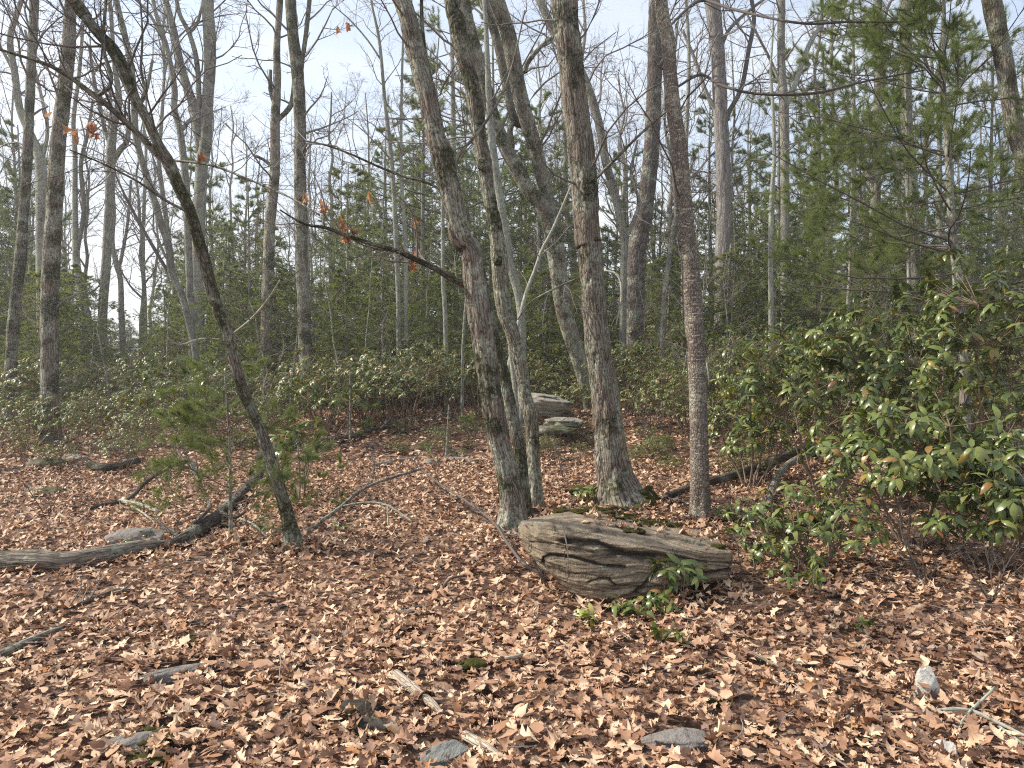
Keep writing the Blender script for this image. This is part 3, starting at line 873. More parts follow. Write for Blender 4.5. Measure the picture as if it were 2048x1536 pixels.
# --- the clump left of the boulder
def knots(th, org, P, R, tw):
    for (px, py, s) in [(966, 330, .07), (996, 520, .06)]:
        b = Buf(); lump(b, at(px, py, 7.95), (s * .8, s * .8, s), px, 12, 0.5, 3); b.build('burl', DARKB, th, org)
tree('oak_tree', 'front trunk of the leaning clump, rooted at the left end of the boulder',
     [(1027, 1064, 62), (1027, 1013, 50), (1014, 944, 46), (1001, 890, 44), (990, 842, 44), (975, 739, 43), (957, 620, 44), (940, 500, 42), (923, 478, 43), (899, 369, 40), (885, 310, 42), (872, 273, 38), (855, 191, 36), (841, 137, 36), (822, 60, 36), (804, 0, 34)],
     OAK, sides=60, step=0.03, furrow=0.17, rough=0.09, flare=0.7, seed=11, fs=(11, 2.2), ext=5,
     limbs=[dict(p=[(900, 325, 10), (872, 255, 10), (868, 190, 9), (853, 120, 8), (845, 60, 8), (843, 0, 7), (842, -60, 6)], d1=7.2, name='side_stem', mat=DARKB, tw=(4, .8)),
            dict(p=[(930, 570, 13), (905, 558, 13), (872, 538, 12), (828, 517, 11), (787, 500, 10), (735, 485, 9), (684, 468, 8), (650, 455, 7), (608, 448, 5), (560, 420, 3)], d1=6.2, d=7.3, mat=DARKB, tw=(9, .7)),
            dict(p=[(890, 385, 5), (855, 366, 5), (804, 352, 5), (752, 331, 4.5), (701, 308, 4), (650, 290, 3.5), (600, 280, 2.5)], mat=DARKB, tw=(7, .7)),
            dict(p=[(905, 340, 6), (925, 300, 7), (948, 275, 6), (990, 215, 5), (1022, 140, 4), (1050, 20, 3)], d1=6.9, mat=GREY, tw=(5, .6))],
     twig=dict(K=12, t0=0.45, L=1.6, k2=5, k3=4),
     extra=lambda th, org, P, R, tw: hang_leaves(th, org, [(at(650, 398, 6.5), 4), (at(685, 440, 6.6), 3), (at(690, 460, 6.6), 3), (at(822, 512, 7), 3), (at(828, 445, 7), 1), (at(604, 370, 6.3), 1), (at(680, 50, 7), 2), (at(745, 385, 7), 2)], smax=.12))
tree('oak_tree', 'slim mossy stem pressed against the back of the front leaning trunk',
     [(1047, 1012, 30), (1043, 940, 26), (1036, 880, 25), (1022, 820, 25), (1005, 740, 24), (985, 660, 22), (970, 590, 20), (957, 520, 16)],
     DARKB, d=7.75, sides=28, step=0.04, furrow=0.1, rough=0.08, ext=0.3, seed=5, fs=(12, 3))
tree('oak_tree', 'knobbly lichened trunk rising right of the front leaning trunk with dark swellings',
     [(1068, 1012, 34), (1067, 944, 27), (1065, 876, 27), (1060, 825, 29), (1051, 790, 24), (1043, 739, 26), (1026, 671, 28), (1009, 620, 30), (1002, 568, 30), (999, 517, 32), (992, 461, 29), (978, 393, 27), (968, 325, 31), (959, 273, 28), (951, 205, 30), (940, 154, 30), (923, 102, 30), (912, 40, 34), (900, -10, 28)],
     OAKL, d=8.3, d_top=7.9, sides=48, step=0.035, furrow=0.13, rough=0.14, flare=0.6, seed=21, fs=(11, 2.6), ext=5,
     twig=dict(K=12, t0=0.4, L=1.5, k2=5, k3=4), extra=knots)
tree('oak_tree', 'forked lichened trunk leaning left, its foot hidden behind the big middle trunk',
     [(1182, 815, 31), (1173, 773, 30), (1159, 722, 31), (1142, 671, 32), (1128, 620, 33), (1118, 551, 34), (1110, 495, 36), (1100, 450, 31), (1090, 425, 30), (1078, 400, 30), (1060, 386, 28), (1036, 342, 30), (1012, 297, 28), (988, 239, 28), (968, 171, 29), (944, 85, 30), (923, 0, 32)],
     OAKL, d=17.5, d_top=16, sides=40, step=0.06, furrow=0.10, rough=0.07, seed=31, fs=(8, 1.6), ext=6,
     limbs=[dict(p=[(1108, 495, 26), (1103, 440, 28), (1098, 410, 28), (1087, 369, 28), (1074, 308, 29), (1053, 239, 30), (1036, 171, 30), (1016, 68, 31), (990, -10, 32)], d=17.3, d1=16, name='second_trunk', ext=5, tw=(8, 2.4)),
            dict(p=[(1050, 250, 18), (1029, 239, 17), (1012, 171, 17), (995, 85, 18), (968, 0, 18), (950, -60, 16)], d=16.9, ext=3, tw=(4, 2.0)),
            dict(p=[(1018, 320, 12), (1024, 290, 12), (1020, 262, 12), (1030, 235, 9)], d=16.9, tw=(1, .8)),
            dict(p=[(1050, 145, 10), (1056, 125, 9), (1080, 95, 8), (1103, 76, 7)], d=16.6, tw=(3, 1))],
     twig=dict(K=14, t0=0.4, L=2.6, k2=6, k3=4))
tree('bare_tree', 'pale lichened pole seen through the gap between the leaning clump trunks',
     [(1046, 830, 19), (1044, 740, 18), (1043, 637, 17), (1036, 585, 17), (1022, 534, 17), (1012, 470, 17), (999, 393, 16), (983, 273, 15), (978, 200, 13)],
     PALEB, d=15, sides=16, step=0.1, ext=3, seed=4, twig=dict(K=6, t0=.5, L=1.6))

# --- the trunks right of the middle
tree('cherry_tree', 'slender speckled brown trunk with flaky bark standing free right of the boulder',
     [(1401, 1038, 44), (1400, 1010, 37), (1399, 938, 36), (1397, 829, 35), (1395, 756, 35), (1391, 683, 35), (1384, 573, 36), (1378, 511, 33), (1371, 438, 33), (1364, 365, 32), (1358, 292, 31), (1347, 219, 30), (1340, 146, 28), (1335, 73, 27), (1322, 0, 26)],
     CHERRY, sides=44, step=0.035, rough=0.05, furrow=0.03, flare=0.5, seed=13, ext=5,
     limbs=[dict(p=[(1405, 700, 3, 8), (1416, 740, 3.5, 7.9), (1418, 775, 2.5, 7.9)], mat=PALEB, tw=(1, .2)),
            dict(p=[(1340, 120, 4.5), (1320, 130, 5), (1309, 122, 5), (1325, 140, 4)], tw=(0, 1)),
            dict(p=[(1370, 405, 5), (1388, 430, 4), (1410, 495, 3), (1413, 575, 2.5)], d1=7.6, tw=(4, .4), mat=PALEB),
            dict(p=[(1345, 180, 5), (1400, 150, 6), (1446, 172, 5.5), (1519, 188, 5), (1629, 186, 4.5), (1738, 161, 4), (1850, 140, 3)], d1=8.8, tw=(10, .8), mat=TWIGD, name='long_branch'),
            dict(p=[(1330, 60, 5), (1399, 2, 6), (1464, 18, 5.5), (1526, 33, 5), (1610, 47, 5), (1702, 44, 4), (1793, 44, 3)], d1=8.4, tw=(9, .8), mat=TWIGD, name='long_branch')],
     twig=dict(K=22, t0=0.3, L=1.5, k2=6, k3=4), twigmat=TWIGD)
tree('hickory_tree', 'pale grey shaggy trunk with one dark crooked limb, right of the speckled trunk',
     [(1444, 690, 34), (1444, 640, 31), (1444, 591, 29), (1446, 500, 29), (1448, 438, 28), (1446, 329, 28), (1441, 219, 28), (1435, 110, 28), (1424, 0, 29)],
     SHAG, d=27, sides=28, step=0.12, rough=0.08, furrow=0.12, fs=(5, .7), seed=17, ext=6,
     limbs=[dict(p=[(1452, 240, 12), (1459, 222, 10), (1483, 175, 9), (1497, 102, 9), (1508, 40, 8), (1500, -20, 8)], mat=TWIGD, ext=2, tw=(8, 2.2)),
            dict(p=[(1436, 110, 10), (1458, 60, 7), (1500, 20, 6), (1540, -10, 5)], tw=(6, 2.0)),
            dict(p=[(1440, 230, 10), (1415, 190, 8), (1390, 120, 7), (1365, 60, 6)], tw=(7, 2.0))],
     twig=dict(K=16, t0=0.5, L=3.0, k2=6, k3=4))
tree('oak_tree', 'dark rough trunk between the thickest trunk and the speckled trunk',
     [(1272, 740, 42), (1272, 700, 39), (1270, 602, 38), (1274, 500, 37), (1286, 440, 34), (1299, 342, 32), (1306, 239, 30), (1310, 102, 28), (1311, 0, 26)],
     bark('dark_oak_bark', (0.17, 0.135, 0.115), (0.24, 0.20, 0.175), (0.03, 0.024, 0.02), 0.4, moss=0.3, ridge=(26, 5)), d=22, sides=30, step=0.1, rough=0.08, furrow=0.12, seed=23, ext=6,
     twig=dict(K=16, t0=0.45, L=2.6, k2=6, k3=4))
tree('bare_tree', 'lichened trunk bending left and passing behind the top of the thickest trunk',
     [(1243, 800, 15), (1243, 773, 15), (1246, 637, 14), (1247, 540, 14), (1248, 478, 16), (1231, 393, 17), (1212, 325, 17), (1196, 239, 17), (1165, 150, 17), (1110, 68, 18), (1091, 27, 17), (1072, -20, 16)],
     GREY, d=20, sides=18, step=0.12, rough=0.08, seed=27, ext=4, twig=dict(K=12, t0=0.45, L=2.4),
     limbs=[dict(p=[(1249, 480, 9), (1268, 440, 9), (1278, 400, 7), (1262, 350, 6), (1275, 280, 5)], tw=(5, 1.6))])
tree('bare_tree', 'thin dark crooked stem just left of the speckled trunk',
     [(1323, 735, 10), (1328, 600, 10), (1335, 540, 9), (1344, 470, 9), (1352, 420, 7), (1344, 330, 6), (1330, 250, 5), (1332, 150, 4)], GREY, d=18, sides=12, step=0.12, seed=2, ext=1, twig=dict(K=9, t0=.4, L=1.5))
tree('bare_tree', 'very thin pale pole directly behind the speckled trunk', [(1369, 690, 9), (1366, 560, 9), (1372, 300, 8), (1378, 120, 7), (1372, 0, 6)], GREY, d=24, sides=10, step=0.2, seed=2, ext=3, twig=dict(K=8, t0=.5, L=1.8))
tree('bare_tree', 'straight grey trunk with forked top, next one right of the shaggy trunk',
     [(1570, 640, 18), (1570, 475, 17), (1570, 329, 17), (1568, 219, 18), (1562, 110, 15), (1563, 0, 14)], GREY, d=26, sides=16, step=0.15, rough=.06, seed=6, ext=5,
     limbs=[dict(p=[(1571, 215, 11), (1592, 164, 11), (1618, 91, 10), (1651, 40, 8), (1690, -10, 7)], mat=PALEB, tw=(8, 2)), dict(p=[(1571, 200, 7), (1545, 130, 6), (1515, 70, 5), (1490, 20, 4)], tw=(6, 1.6))],
     twig=dict(K=14, t0=.5, L=2.4))
tree('bare_tree', 'very thin pale pole standing left of the straight grey forked trunk', [(1542, 620, 10), (1541, 525, 10), (1543, 402, 9), (1549, 310, 8), (1545, 200, 6)], PALEB, d=18, sides=10, step=0.15, seed=8, ext=2, twig=dict(K=8, t0=.5, L=1.2))
tree('bare_tree', 'forked pale trunk behind the hanging pine foliage, left of the pine stem',
     [(1746, 570, 20), (1749, 438, 18), (1753, 329, 17), (1753, 256, 16), (1758, 110, 15), (1757, 0, 14)], OAKL, d=22, sides=16, step=0.15, rough=.06, seed=9, ext=5,
     limbs=[dict(p=[(1751, 380, 14), (1738, 347, 13), (1720, 310, 11), (1700, 280, 9), (1683, 263, 8), (1660, 200, 6)], tw=(5, 1.6)), dict(p=[(1757, 250, 9), (1790, 190, 8), (1810, 130, 7)], mat=TWIGD, tw=(4, 1.4))],
     twig=dict(K=12, t0=.5, L=2.2))
tree('bare_tree', 'thicker lichen green trunk half veiled by pine needles, nearest left of the pine stem',
     [(1828, 610, 24), (1826, 438, 23), (1820, 329, 23), (1812, 220, 22), (1811, 110, 22), (1811, 0, 22)], OAKL, d=20, sides=18, step=0.15, rough=.06, seed=10, ext=5, twig=dict(K=12, t0=.5, L=2.2))
tree('oak_tree', 'rough lichened trunk leaning out of the picture at the upper right edge',
     [(2110, 800, 44), (2096, 560, 40), (2075, 420, 38), (2047, 310, 34), (2030, 256, 34), (2020, 200, 33), (2009, 128, 33), (1994, 55, 33), (1981, -10, 33)], OAKL, d=12, sides=36, step=0.06, rough=.07, furrow=0.1, seed=33, ext=5, twig=dict(K=12, t0=.5, L=1.8))

# --- the trunks on the left
def dangle(spots, **kw):
    return lambda th, org, P, R, tw: hang_leaves(th, org, spots, **kw)
tree('oak_tree', 'leaning dark mossy trunk crossing the left half from bottom right to top left',
     [(588, 1097, 34), (575, 1030, 25), (554, 961, 24), (533, 893, 23), (510, 835, 22), (485, 780, 23), (468, 719, 22), (455, 664, 22), (437, 620, 22), (420, 568, 24), (408, 517, 23), (396, 478, 23), (379, 420, 22), (355, 369, 23), (337, 325, 24), (318, 290, 18), (290, 232, 18), (270, 198, 19), (253, 150, 23), (226, 99, 24), (198, 68, 20), (171, 34, 20), (143, -5, 26)],
     DARKB, d_top=5.6, sides=36, step=0.035, rough=0.12, furrow=0.08, flare=0.5, seed=41, fs=(14, 5), ext=4,
     limbs=[dict(p=[(340, 335, 13), (318, 312, 11), (300, 290, 10), (284, 273, 10), (262, 255, 11), (246, 239, 11), (212, 208, 11), (188, 191, 11), (144, 157, 9), (103, 133, 8), (68, 120, 6), (0, 99, 5), (-60, 80, 3)], d=5.95, d1=5.3, name='long_branch', tw=(12, .7)),
            dict(p=[(198, 190, 8), (219, 174, 8), (222, 147, 7), (210, 113, 7), (207, 68, 6), (212, 0, 6), (214, -50, 5)], d=5.6, tw=(6, .6)),
            dict(p=[(278, 215, 8), (290, 181, 7), (282, 140, 5), (285, 70, 4), (280, 0, 3)], d=5.8, tw=(5, .5)),
            dict(p=[(460, 672, 4, 6.3), (500, 640, 4, 6.2), (535, 600, 3.5, 6.1), (560, 560, 2.5, 6)], mat=PALEB, tw=(4, .35)),
            dict(p=[(450, 680, 4, 6.3), (400, 678, 4, 6.2), (360, 690, 3.5, 6.1), (335, 676, 2.5, 6)], mat=PALEB, tw=(3, .3)),
            dict(p=[(378, 425, 6), (330, 400, 5), (270, 360, 4), (200, 325, 3.5), (140, 300, 3)], d1=5.4, tw=(7, .6)),
            dict(p=[(335, 320, 5), (420, 330, 5), (500, 360, 4), (580, 395, 4), (640, 430, 3)], d1=5.6, tw=(8, .6))],
     twig=dict(K=34, t0=0.35, L=1.2, k2=6, k3=4, rmin=.0016), twigmat=TWIGD,
     extra=dangle([(at(342, 305, 5.9), 2), (at(412, 300, 5.8), 2), (at(180, 250, 5.5), 5), (at(165, 255, 5.5), 3), (at(108, 240, 5.5), 2)], smin=.05, smax=.09))
tree('oak_tree', 'stout dark grey trunk near the left edge, foot in the front laurel',
     [(104, 893, 44), (102, 870, 38), (101, 842, 36), (99, 739, 32), (99, 620, 32), (103, 517, 32), (109, 410, 29), (116, 290, 28), (126, 205, 27), (137, 102, 25), (142, 0, 22)],
     OAK, sides=34, step=0.07, rough=0.06, furrow=0.10, flare=.2, seed=43, ext=6, twig=dict(K=18, t0=0.4, L=2.0, k2=6, k3=4),
     limbs=[dict(p=[(106, 620, 5), (130, 600, 4), (155, 588, 3.5), (176, 580, 2.5), (180, 572, 2)], mat=PALEB, tw=(2, .4))])
tree('oak_tree', 'pale mottled trunk nearest the left edge, leaning slightly right',
     [(17, 835, 26), (19, 825, 22), (24, 688, 22), (31, 602, 21), (41, 517, 22), (48, 410, 19), (55, 308, 18), (62, 137, 17), (68, 0, 17)],
     OAKL, d=16.5, sides=24, step=0.09, rough=0.06, furrow=0.08, seed=44, ext=6, twig=dict(K=18, t0=0.4, L=2.2, k2=6, k3=4))
tree('bare_tree', 'dark crooked trunk curving behind the two leftmost trunks',
     [(92, 790, 24), (85, 560, 23), (85, 410, 24), (80, 320, 20), (62, 270, 15), (40, 220, 14), (30, 150, 13), (20, 80, 12), (33, 30, 10), (50, -20, 9)], GREY, d=21, sides=20, step=0.12, rough=.08, seed=45, ext=3,
     limbs=[dict(p=[(30, 150, 7), (10, 110, 6), (-20, 60, 5)], tw=(4, 1.6)), dict(p=[(82, 330, 8), (95, 260, 7), (80, 180, 6), (50, 60, 5)], tw=(6, 1.8))], twig=dict(K=14, t0=.45, L=2.4))
tree('oak_tree', 'thickest grey trunk of the tight group behind the leaning mossy trunk',
     [(396, 770, 30), (394, 705, 26), (396, 600, 25), (396, 534, 26), (398, 444, 24), (403, 342, 23), (410, 290, 24), (415, 205, 22), (420, 137, 22), (419, 68, 23), (415, 0, 23)],
     GREY, d=25, sides=24, step=0.12, rough=.06, furrow=.08, seed=46, ext=6,
     limbs=[dict(p=[(402, 300, 17), (396, 265, 18), (390, 222, 19), (373, 171, 17), (359, 120, 15), (348, 62, 13), (331, 0, 12), (320, -40, 10)], name='second_trunk', ext=3, tw=(8, 2.2)),
            dict(p=[(396, 240, 10), (398, 190, 10), (393, 120, 10), (379, 68, 9), (359, 27, 8), (350, -20, 7)], tw=(6, 1.8)),
            dict(p=[(378, 68, 6), (395, 45, 6), (404, 10, 5)], tw=(3, 1.2))],
     twig=dict(K=14, t0=0.5, L=2.8, k2=6, k3=4))
tree('bare_tree', 'thinner trunk just left of the thickest trunk in the tight group',
     [(386, 740, 15), (382, 640, 14), (376, 478, 14), (372, 376, 14), (366, 308, 14), (359, 256, 13), (348, 215, 13), (349, 178, 12), (335, 100, 9), (310, 20, 8)], GREY, d=24, sides=16, step=0.13, rough=.07, seed=47, ext=3,
     limbs=[dict(p=[(362, 262, 8), (375, 245, 8), (384, 236, 6)], tw=(1, .6)), dict(p=[(349, 150, 7), (330, 90, 7), (300, 30, 6), (262, -10, 5)], tw=(6, 2))], twig=dict(K=10, t0=.45, L=2.2))
tree('bare_tree', 'dark trunk leaning right whose foot meets the tight group of grey trunks',
     [(392, 745, 14), (390, 700, 13), (376, 637, 13), (362, 585, 13), (342, 544, 13), (338, 496, 14), (321, 444, 14), (301, 376, 13), (280, 308, 13), (270, 256, 13), (267, 171, 12), (253, 85, 12), (232, 0, 12)], GREY, d=20, sides=16, step=0.12, rough=.07, seed=48, ext=4,
     limbs=[dict(p=[(345, 560, 7), (310, 500, 7), (270, 430, 6), (240, 370, 4), (228, 340, 3)], mat=TWIGD, tw=(5, 1.4))], twig=dict(K=12, t0=.45, L=2.2))
tree('bare_tree', 'bent dark trunk rising from the laurel right of the stout left trunk',
     [(207, 760, 15), (205, 740, 14), (185, 671, 14), (167, 602, 15), (154, 534, 14), (152, 496, 13), (150, 410, 10), (150, 308, 9), (147, 239, 8), (158, 150, 7), (165, 60, 6)], GREY, d=27, sides=14, step=0.14, rough=.07, seed=49, ext=3,
     limbs=[dict(p=[(155, 500, 9), (168, 420, 9), (162, 330, 8), (175, 270, 7), (186, 200, 5)], tw=(6, 1.8))], twig=dict(K=12, t0=.4, L=2.4))
tree('bare_tree', 'upright grey trunk standing behind the bent dark one', [(206, 745, 18), (205, 637, 17), (212, 534, 17), (217, 440, 17), (219, 410, 17), (222, 308, 17), (228, 250, 14), (238, 200, 12), (228, 120, 9), (222, 30, 8)], GREY, d=28, sides=16, step=0.14, rough=.06, seed=50, ext=3,
     limbs=[dict(p=[(222, 330, 12), (240, 300, 12), (253, 284, 11), (262, 240, 9), (290, 190, 7), (305, 120, 6)], tw=(8, 2.2)), dict(p=[(222, 300, 8), (205, 240, 8), (190, 170, 7), (178, 90, 6)], tw=(6, 2))], twig=dict(K=12, t0=.5, L=2.4))
tree('bare_tree', 'slim forked grey trunk against the bright gap in the left background', [(246, 700, 12), (243, 640, 11), (241, 560, 10), (232, 530, 9), (225, 480, 8), (228, 420, 7), (220, 300, 6)], GREY, d=34, sides=12, step=0.2, seed=51, ext=3,
     limbs=[dict(p=[(236, 545, 7), (246, 500, 7), (256, 440, 6), (262, 360, 5)], tw=(6, 2.2))], twig=dict(K=10, t0=.4, L=2.6))
tree('bare_tree', 'thin pale pole right of the bright gap in the left background', [(290, 690, 10), (289, 600, 9), (286, 520, 8), (288, 420, 7), (292, 300, 6)], PALEB, d=34, sides=10, step=0.2, seed=52, ext=3, twig=dict(K=10, t0=.4, L=2.4))
tree('oak_tree', 'dark rough trunk, left one of the two upright trunks beside the open sky',
     [(535, 775, 26), (533, 739, 23), (533, 637, 22), (537, 534, 22), (540, 444, 21), (550, 342, 19), (550, 239, 19), (554, 171, 16), (554, 85, 13), (560, 0, 12)], OAK, d=21, sides=24, step=0.1, rough=.08, furrow=.1, seed=53, ext=4,
     limbs=[dict(p=[(553, 250, 11), (557, 239, 10), (581, 212, 10), (588, 171, 9), (590, 120, 7)], mat=DARKB, tw=(4, 1.4)), dict(p=[(547, 335, 8), (525, 318, 6), (508, 311, 6)], mat=DARKB, tw=(1, .5)), dict(p=[(548, 205, 9), (541, 180, 8), (541, 140, 6)], mat=DARKB, tw=(2, .6))],
     twig=dict(K=14, t0=.4, L=2.4))
tree('oak_tree', 'pale lichened trunk, right one of the two upright trunks beside the open sky',
     [(616, 790, 30), (610, 688, 26), (608, 602, 26), (603, 517, 25), (603, 444, 24), (600, 342, 23), (600, 239, 23), (596, 154, 24), (586, 68, 22), (581, 0, 22)], OAKL, d=19, sides=26, step=0.1, rough=.06, furrow=.09, seed=54, ext=5,
     limbs=[dict(p=[(602, 140, 10), (606, 110, 9), (612, 68, 9), (619, 0, 9), (622, -40, 8)], ext=2, tw=(5, 1.8))], twig=dict(K=16, t0=.4, L=2.4))
tree('birch_tree', 'left of the two thin pale poles between the open sky and the leaning clump', [(798, 720, 10), (797, 602, 10), (793, 500, 10), (787, 376, 9), (780, 290, 9), (770, 205, 7), (759, 85, 6), (742, 0, 4)], PALEB, d=21, sides=12, step=0.15, seed=55, ext=2, twig=dict(K=14, t0=.5, L=1.8),
     limbs=[dict(p=[(762, 120, 4), (735, 80, 3.5), (700, 40, 3), (665, 10, 2)], tw=(6, 1.2))])
tree('birch_tree', 'right of the two thin pale poles, straight and close beside its twin', [(812, 720, 8), (812, 600, 8), (811, 480, 8), (804, 376, 7), (802, 273, 6), (804, 154, 5), (806, 60, 4)], PALEB, d=21, sides=12, step=0.15, seed=56, ext=2, twig=dict(K=10, t0=.5, L=1.4))
tree('birch_tree', 'thin pale stem just left of the leaning front trunk at shrub height', [(893, 760, 9), (890, 620, 9), (886, 560, 8), (885, 400, 7), (880, 250, 5)], PALEB, d=17, sides=12, step=0.15, seed=57, ext=2, twig=dict(K=8, t0=.5, L=1.2))
tree('birch_sapling', 'pale green sapling leaning right between the clump and the thickest trunk', [(1004, 785, 9), (1016, 739, 9), (1036, 650, 8), (1053, 585, 8), (1070, 540, 7), (1084, 500, 7), (1105, 460, 6), (1135, 390, 5)], PALEB, d=14, sides=12, step=0.12, seed=58, ext=0.5, twig=dict(K=8, t0=.5, L=.9), cat='sapling')
tree('birch_sapling', 'short pale greenish stem behind the knobbly trunk at shrub height', [(1034, 848, 9), (1033, 808, 9), (1021, 705, 8), (1018, 640, 6)], PALEB, d=13, sides=12, step=0.12, seed=59, ext=0.3, cat='sapling')
tree('birch_sapling', 'thin grey stem rising from the laurel just left of the leaning front trunk', [(925, 725, 6), (929, 640, 6), (936, 560, 4)], GREY, d=15, sides=8, step=0.15, seed=60, ext=0.3, cat='sapling')

# ------------------------------------------------------------------ boulder
def boulder():
    st = [(1036, .35, .375, .378, 5.56, 5.54, 5.66), (1048, .31, .435, .42, 5.44, 5.38, 5.8), (1075, .215, .466, .42, 5.25, 5.24, 5.95), (1110, .13, .463, .425, 5.12, 5.15, 6.05),
          (1150, .04, .447, .44, 5.04, 5.08, 6.2), (1180, -.02, .425, .44, 5.01, 5.06, 6.25), (1230, -.04, .393, .43, 5.02, 5.07, 6.3), (1300, .0, .36, .385, 5.08, 5.12, 6.25),
          (1380, .075, .335, .345, 5.17, 5.18, 6.1), (1440, .075, .312, .315, 5.24, 5.24, 6.0), (1466, .08, .298, .295, 5.27, 5.28, 5.9), (1477, .10, .27, .265, 5.33, 5.33, 5.8), (1483, .13, .23, .23, 5.42, 5.42, 5.7)]
    S = np.array(st)
    nxs, ns = 250, 210
    f = np.linspace(0, 1, nxs); f = 0.5 - 0.5 * np.cos(f * math.pi) * (0.35) - 0.0
    f = np.linspace(0, 1, nxs)
    px = S[0, 0] + f * (S[-1, 0] - S[0, 0])
    V = []
    for p in px:
        zb, ztf, ztb, yfb, yft, yb = [np.interp(p, S[:, 0], S[:, k]) for k in range(1, 7)]
        g = min(zb, 0.0)
        loop = np.array([(yb, zb + 0.02), (yb - (yb - yfb) * .5, zb - 0.02), (yfb + .12, zb - 0.01), (yfb + .01, zb + .02), (yfb - .035, zb + (ztf - zb) * .35), (yft - .02, zb + (ztf - zb) * .7),
                         (yft + .005, ztf - .015), (yft + .06, ztf + .004), (yft + (yb - yft) * .5, (ztf + ztb) / 2 + .012), (yb - .08, ztb), (yb, ztb - .03)])
        c = np.vstack([loop, loop[:1]])
        for _ in range(2):
            c = np.vstack([np.stack([c[:-1] * .75 + c[1:] * .25, c[:-1] * .25 + c[1:] * .75], 1).reshape(-1, 2)]); c = np.vstack([c, c[:1]])
        L = np.concatenate([[0], np.cumsum(np.linalg.norm(np.diff(c, axis=0), axis=1))])
        cy_, cz_ = c[:, 0], c[:, 1]
        dl = np.diff(L); wgt = np.where((cy_[:-1] < yft + .14), 3.6, 1.0) * dl; cw = np.concatenate([[0], np.cumsum(wgt)])
        t = np.interp(np.linspace(0, cw[-1], ns, endpoint=False), cw, L)
        yy = np.interp(t, L, c[:, 0]); zz = np.interp(t, L, c[:, 1])
        V.append(np.stack([(p - 1024) / FPX * 5.22 + 0 * yy, yy, zz], 1))
    V = np.array(V)
    ctr = V.mean(1, keepdims=True)
    out = V - ctr; out[..., 0] = 0; out = unit(out)
    P = V.reshape(-1, 3)
    wv = fbm(P * np.array([2.2, 2.2, 5]), 3, 3)
    Lc = P[:, 2] + 0.13 * P[:, 0] + 0.09 * (wv - 0.5) + .03 * np.sin(P[:, 0] * 5)
    front = np.clip(-out.reshape(-1, 3)[:, 1] * 1.6, 0, 1)
    lay1 = vnoise(np.stack([P[:, 0] * 0.9, P[:, 1] * .5, Lc * 42], 1), 4)
    lay2 = vnoise(np.stack([P[:, 0] * 2.5, P[:, 1] * 1.5, Lc * 75], 1), 6)
    stp = np.floor(lay1 * 5) / 5 * 0.6 + lay1 * 0.4
    disp = (stp - 0.5) * 0.040 * (0.40 + front) + (np.floor(lay2 * 4) / 4 - .4) * 0.024 + (fbm(P * 5, 4, 8) - 0.5) * 0.06
    qx, qy, _ = to_px(P)
    isf = (out.reshape(-1, 3)[:, 1] < 0.15) & (P[:, 1] < 5.65)
    crack = np.zeros(len(P))
    def seg(pts, w, depth, side=0.0):
        nonlocal crack
        best = np.full(len(P), 1e9); sgn = np.zeros(len(P))
        for (ax, ay), (bx2, by2) in zip(pts[:-1], pts[1:]):
            vx, vy = bx2 - ax, by2 - ay; l2 = vx * vx + vy * vy
            tt = np.clip(((qx - ax) * vx + (qy - ay) * vy) / l2, 0, 1)
            dx, dy = qx - ax - tt * vx, qy - ay - tt * vy
            dd = np.hypot(dx, dy); m_ = dd < best
            best = np.where(m_, dd, best); sgn = np.where(m_, dy, sgn)
        jag = 1.0 + 1.0 * (vnoise(P * 22, 3) - .5)
        a_ = np.exp(-(best / (w * jag)) ** 2)
        if side: a_ = np.where(sgn > 0, np.exp(-(best / (side * jag)) ** 2), a_)
        crack = np.maximum(crack, np.where(isf, a_ * depth, 0))
    seg([(1132, 1077), (1165, 1078), (1200, 1084), (1232, 1098), (1262, 1104), (1300, 1106)], 2.2, .055, 11)
    seg([(1084, 1124), (1090, 1116), (1102, 1110), (1120, 1112), (1150, 1114), (1180, 1122), (1212, 1132), (1250, 1134)], 2.2, .035, 4)
    seg([(1178, 1166), (1200, 1158), (1220, 1158), (1236, 1170)], 1.8, .025)
    seg([(1330, 1120), (1310, 1134), (1300, 1150), (1288, 1170), (1270, 1182)], 2.5, .03, 6)
    seg([(1385, 1146), (1420, 1146), (1455, 1142), (1480, 1140)], 2.0, .04, 6)
    seg([(1300, 1104), (1340, 1112), (1400, 1120), (1470, 1128)], 1.8, .02, 4)
    seg([(1160, 1060), (1210, 1056), (1260, 1062), (1330, 1075), (1400, 1082)], 1.8, .018, 4)
    seg([(1060, 1083), (1100, 1086), (1140, 1094), (1200, 1108)], 1.6, .015)
    disp -= crack
    # the long ledge: undercut below an overhanging upper slab
    led = Lc - (9.355)
    disp += front * np.where((led < 0) & (led > -0.05), -0.045 * (1 - (led + 0.0) / -0.05), 0) * np.clip((P[:, 0] - .3) / .15, 0, 1) * np.clip((1.15 - P[:, 0]) / .2, 0, 1)
    led2 = P[:, 2] + 0.35 * (P[:, 0] - 0.5) - .215
    disp += 0 * front * -0.03 * np.exp(-(led2 / .012) ** 2) * np.clip((P[:, 0] - .25) / .1, 0, 1) * np.clip((.75 - P[:, 0]) / .1, 0, 1)
    V = (P + out.reshape(-1, 3) * disp[:, None]).reshape(V.shape)
    V[..., 2] += 0.02 * (fbm(P * 3, 3, 12).reshape(V.shape[:2]) - .5)
    V[..., 0] += 0.03 * (fbm(P * np.array([3, 3, 14.0]), 3, 14).reshape(V.shape[:2]) - .5) * 2
    b = Buf()
    n = nxs
    i = np.arange(n - 1)[:, None] * ns; j = np.arange(ns)[None, :]; j2 = (j + 1) % ns
    Q = np.stack([i + j, i + ns + j, i + ns + j2, i + j2], -1).reshape(-1, 4)
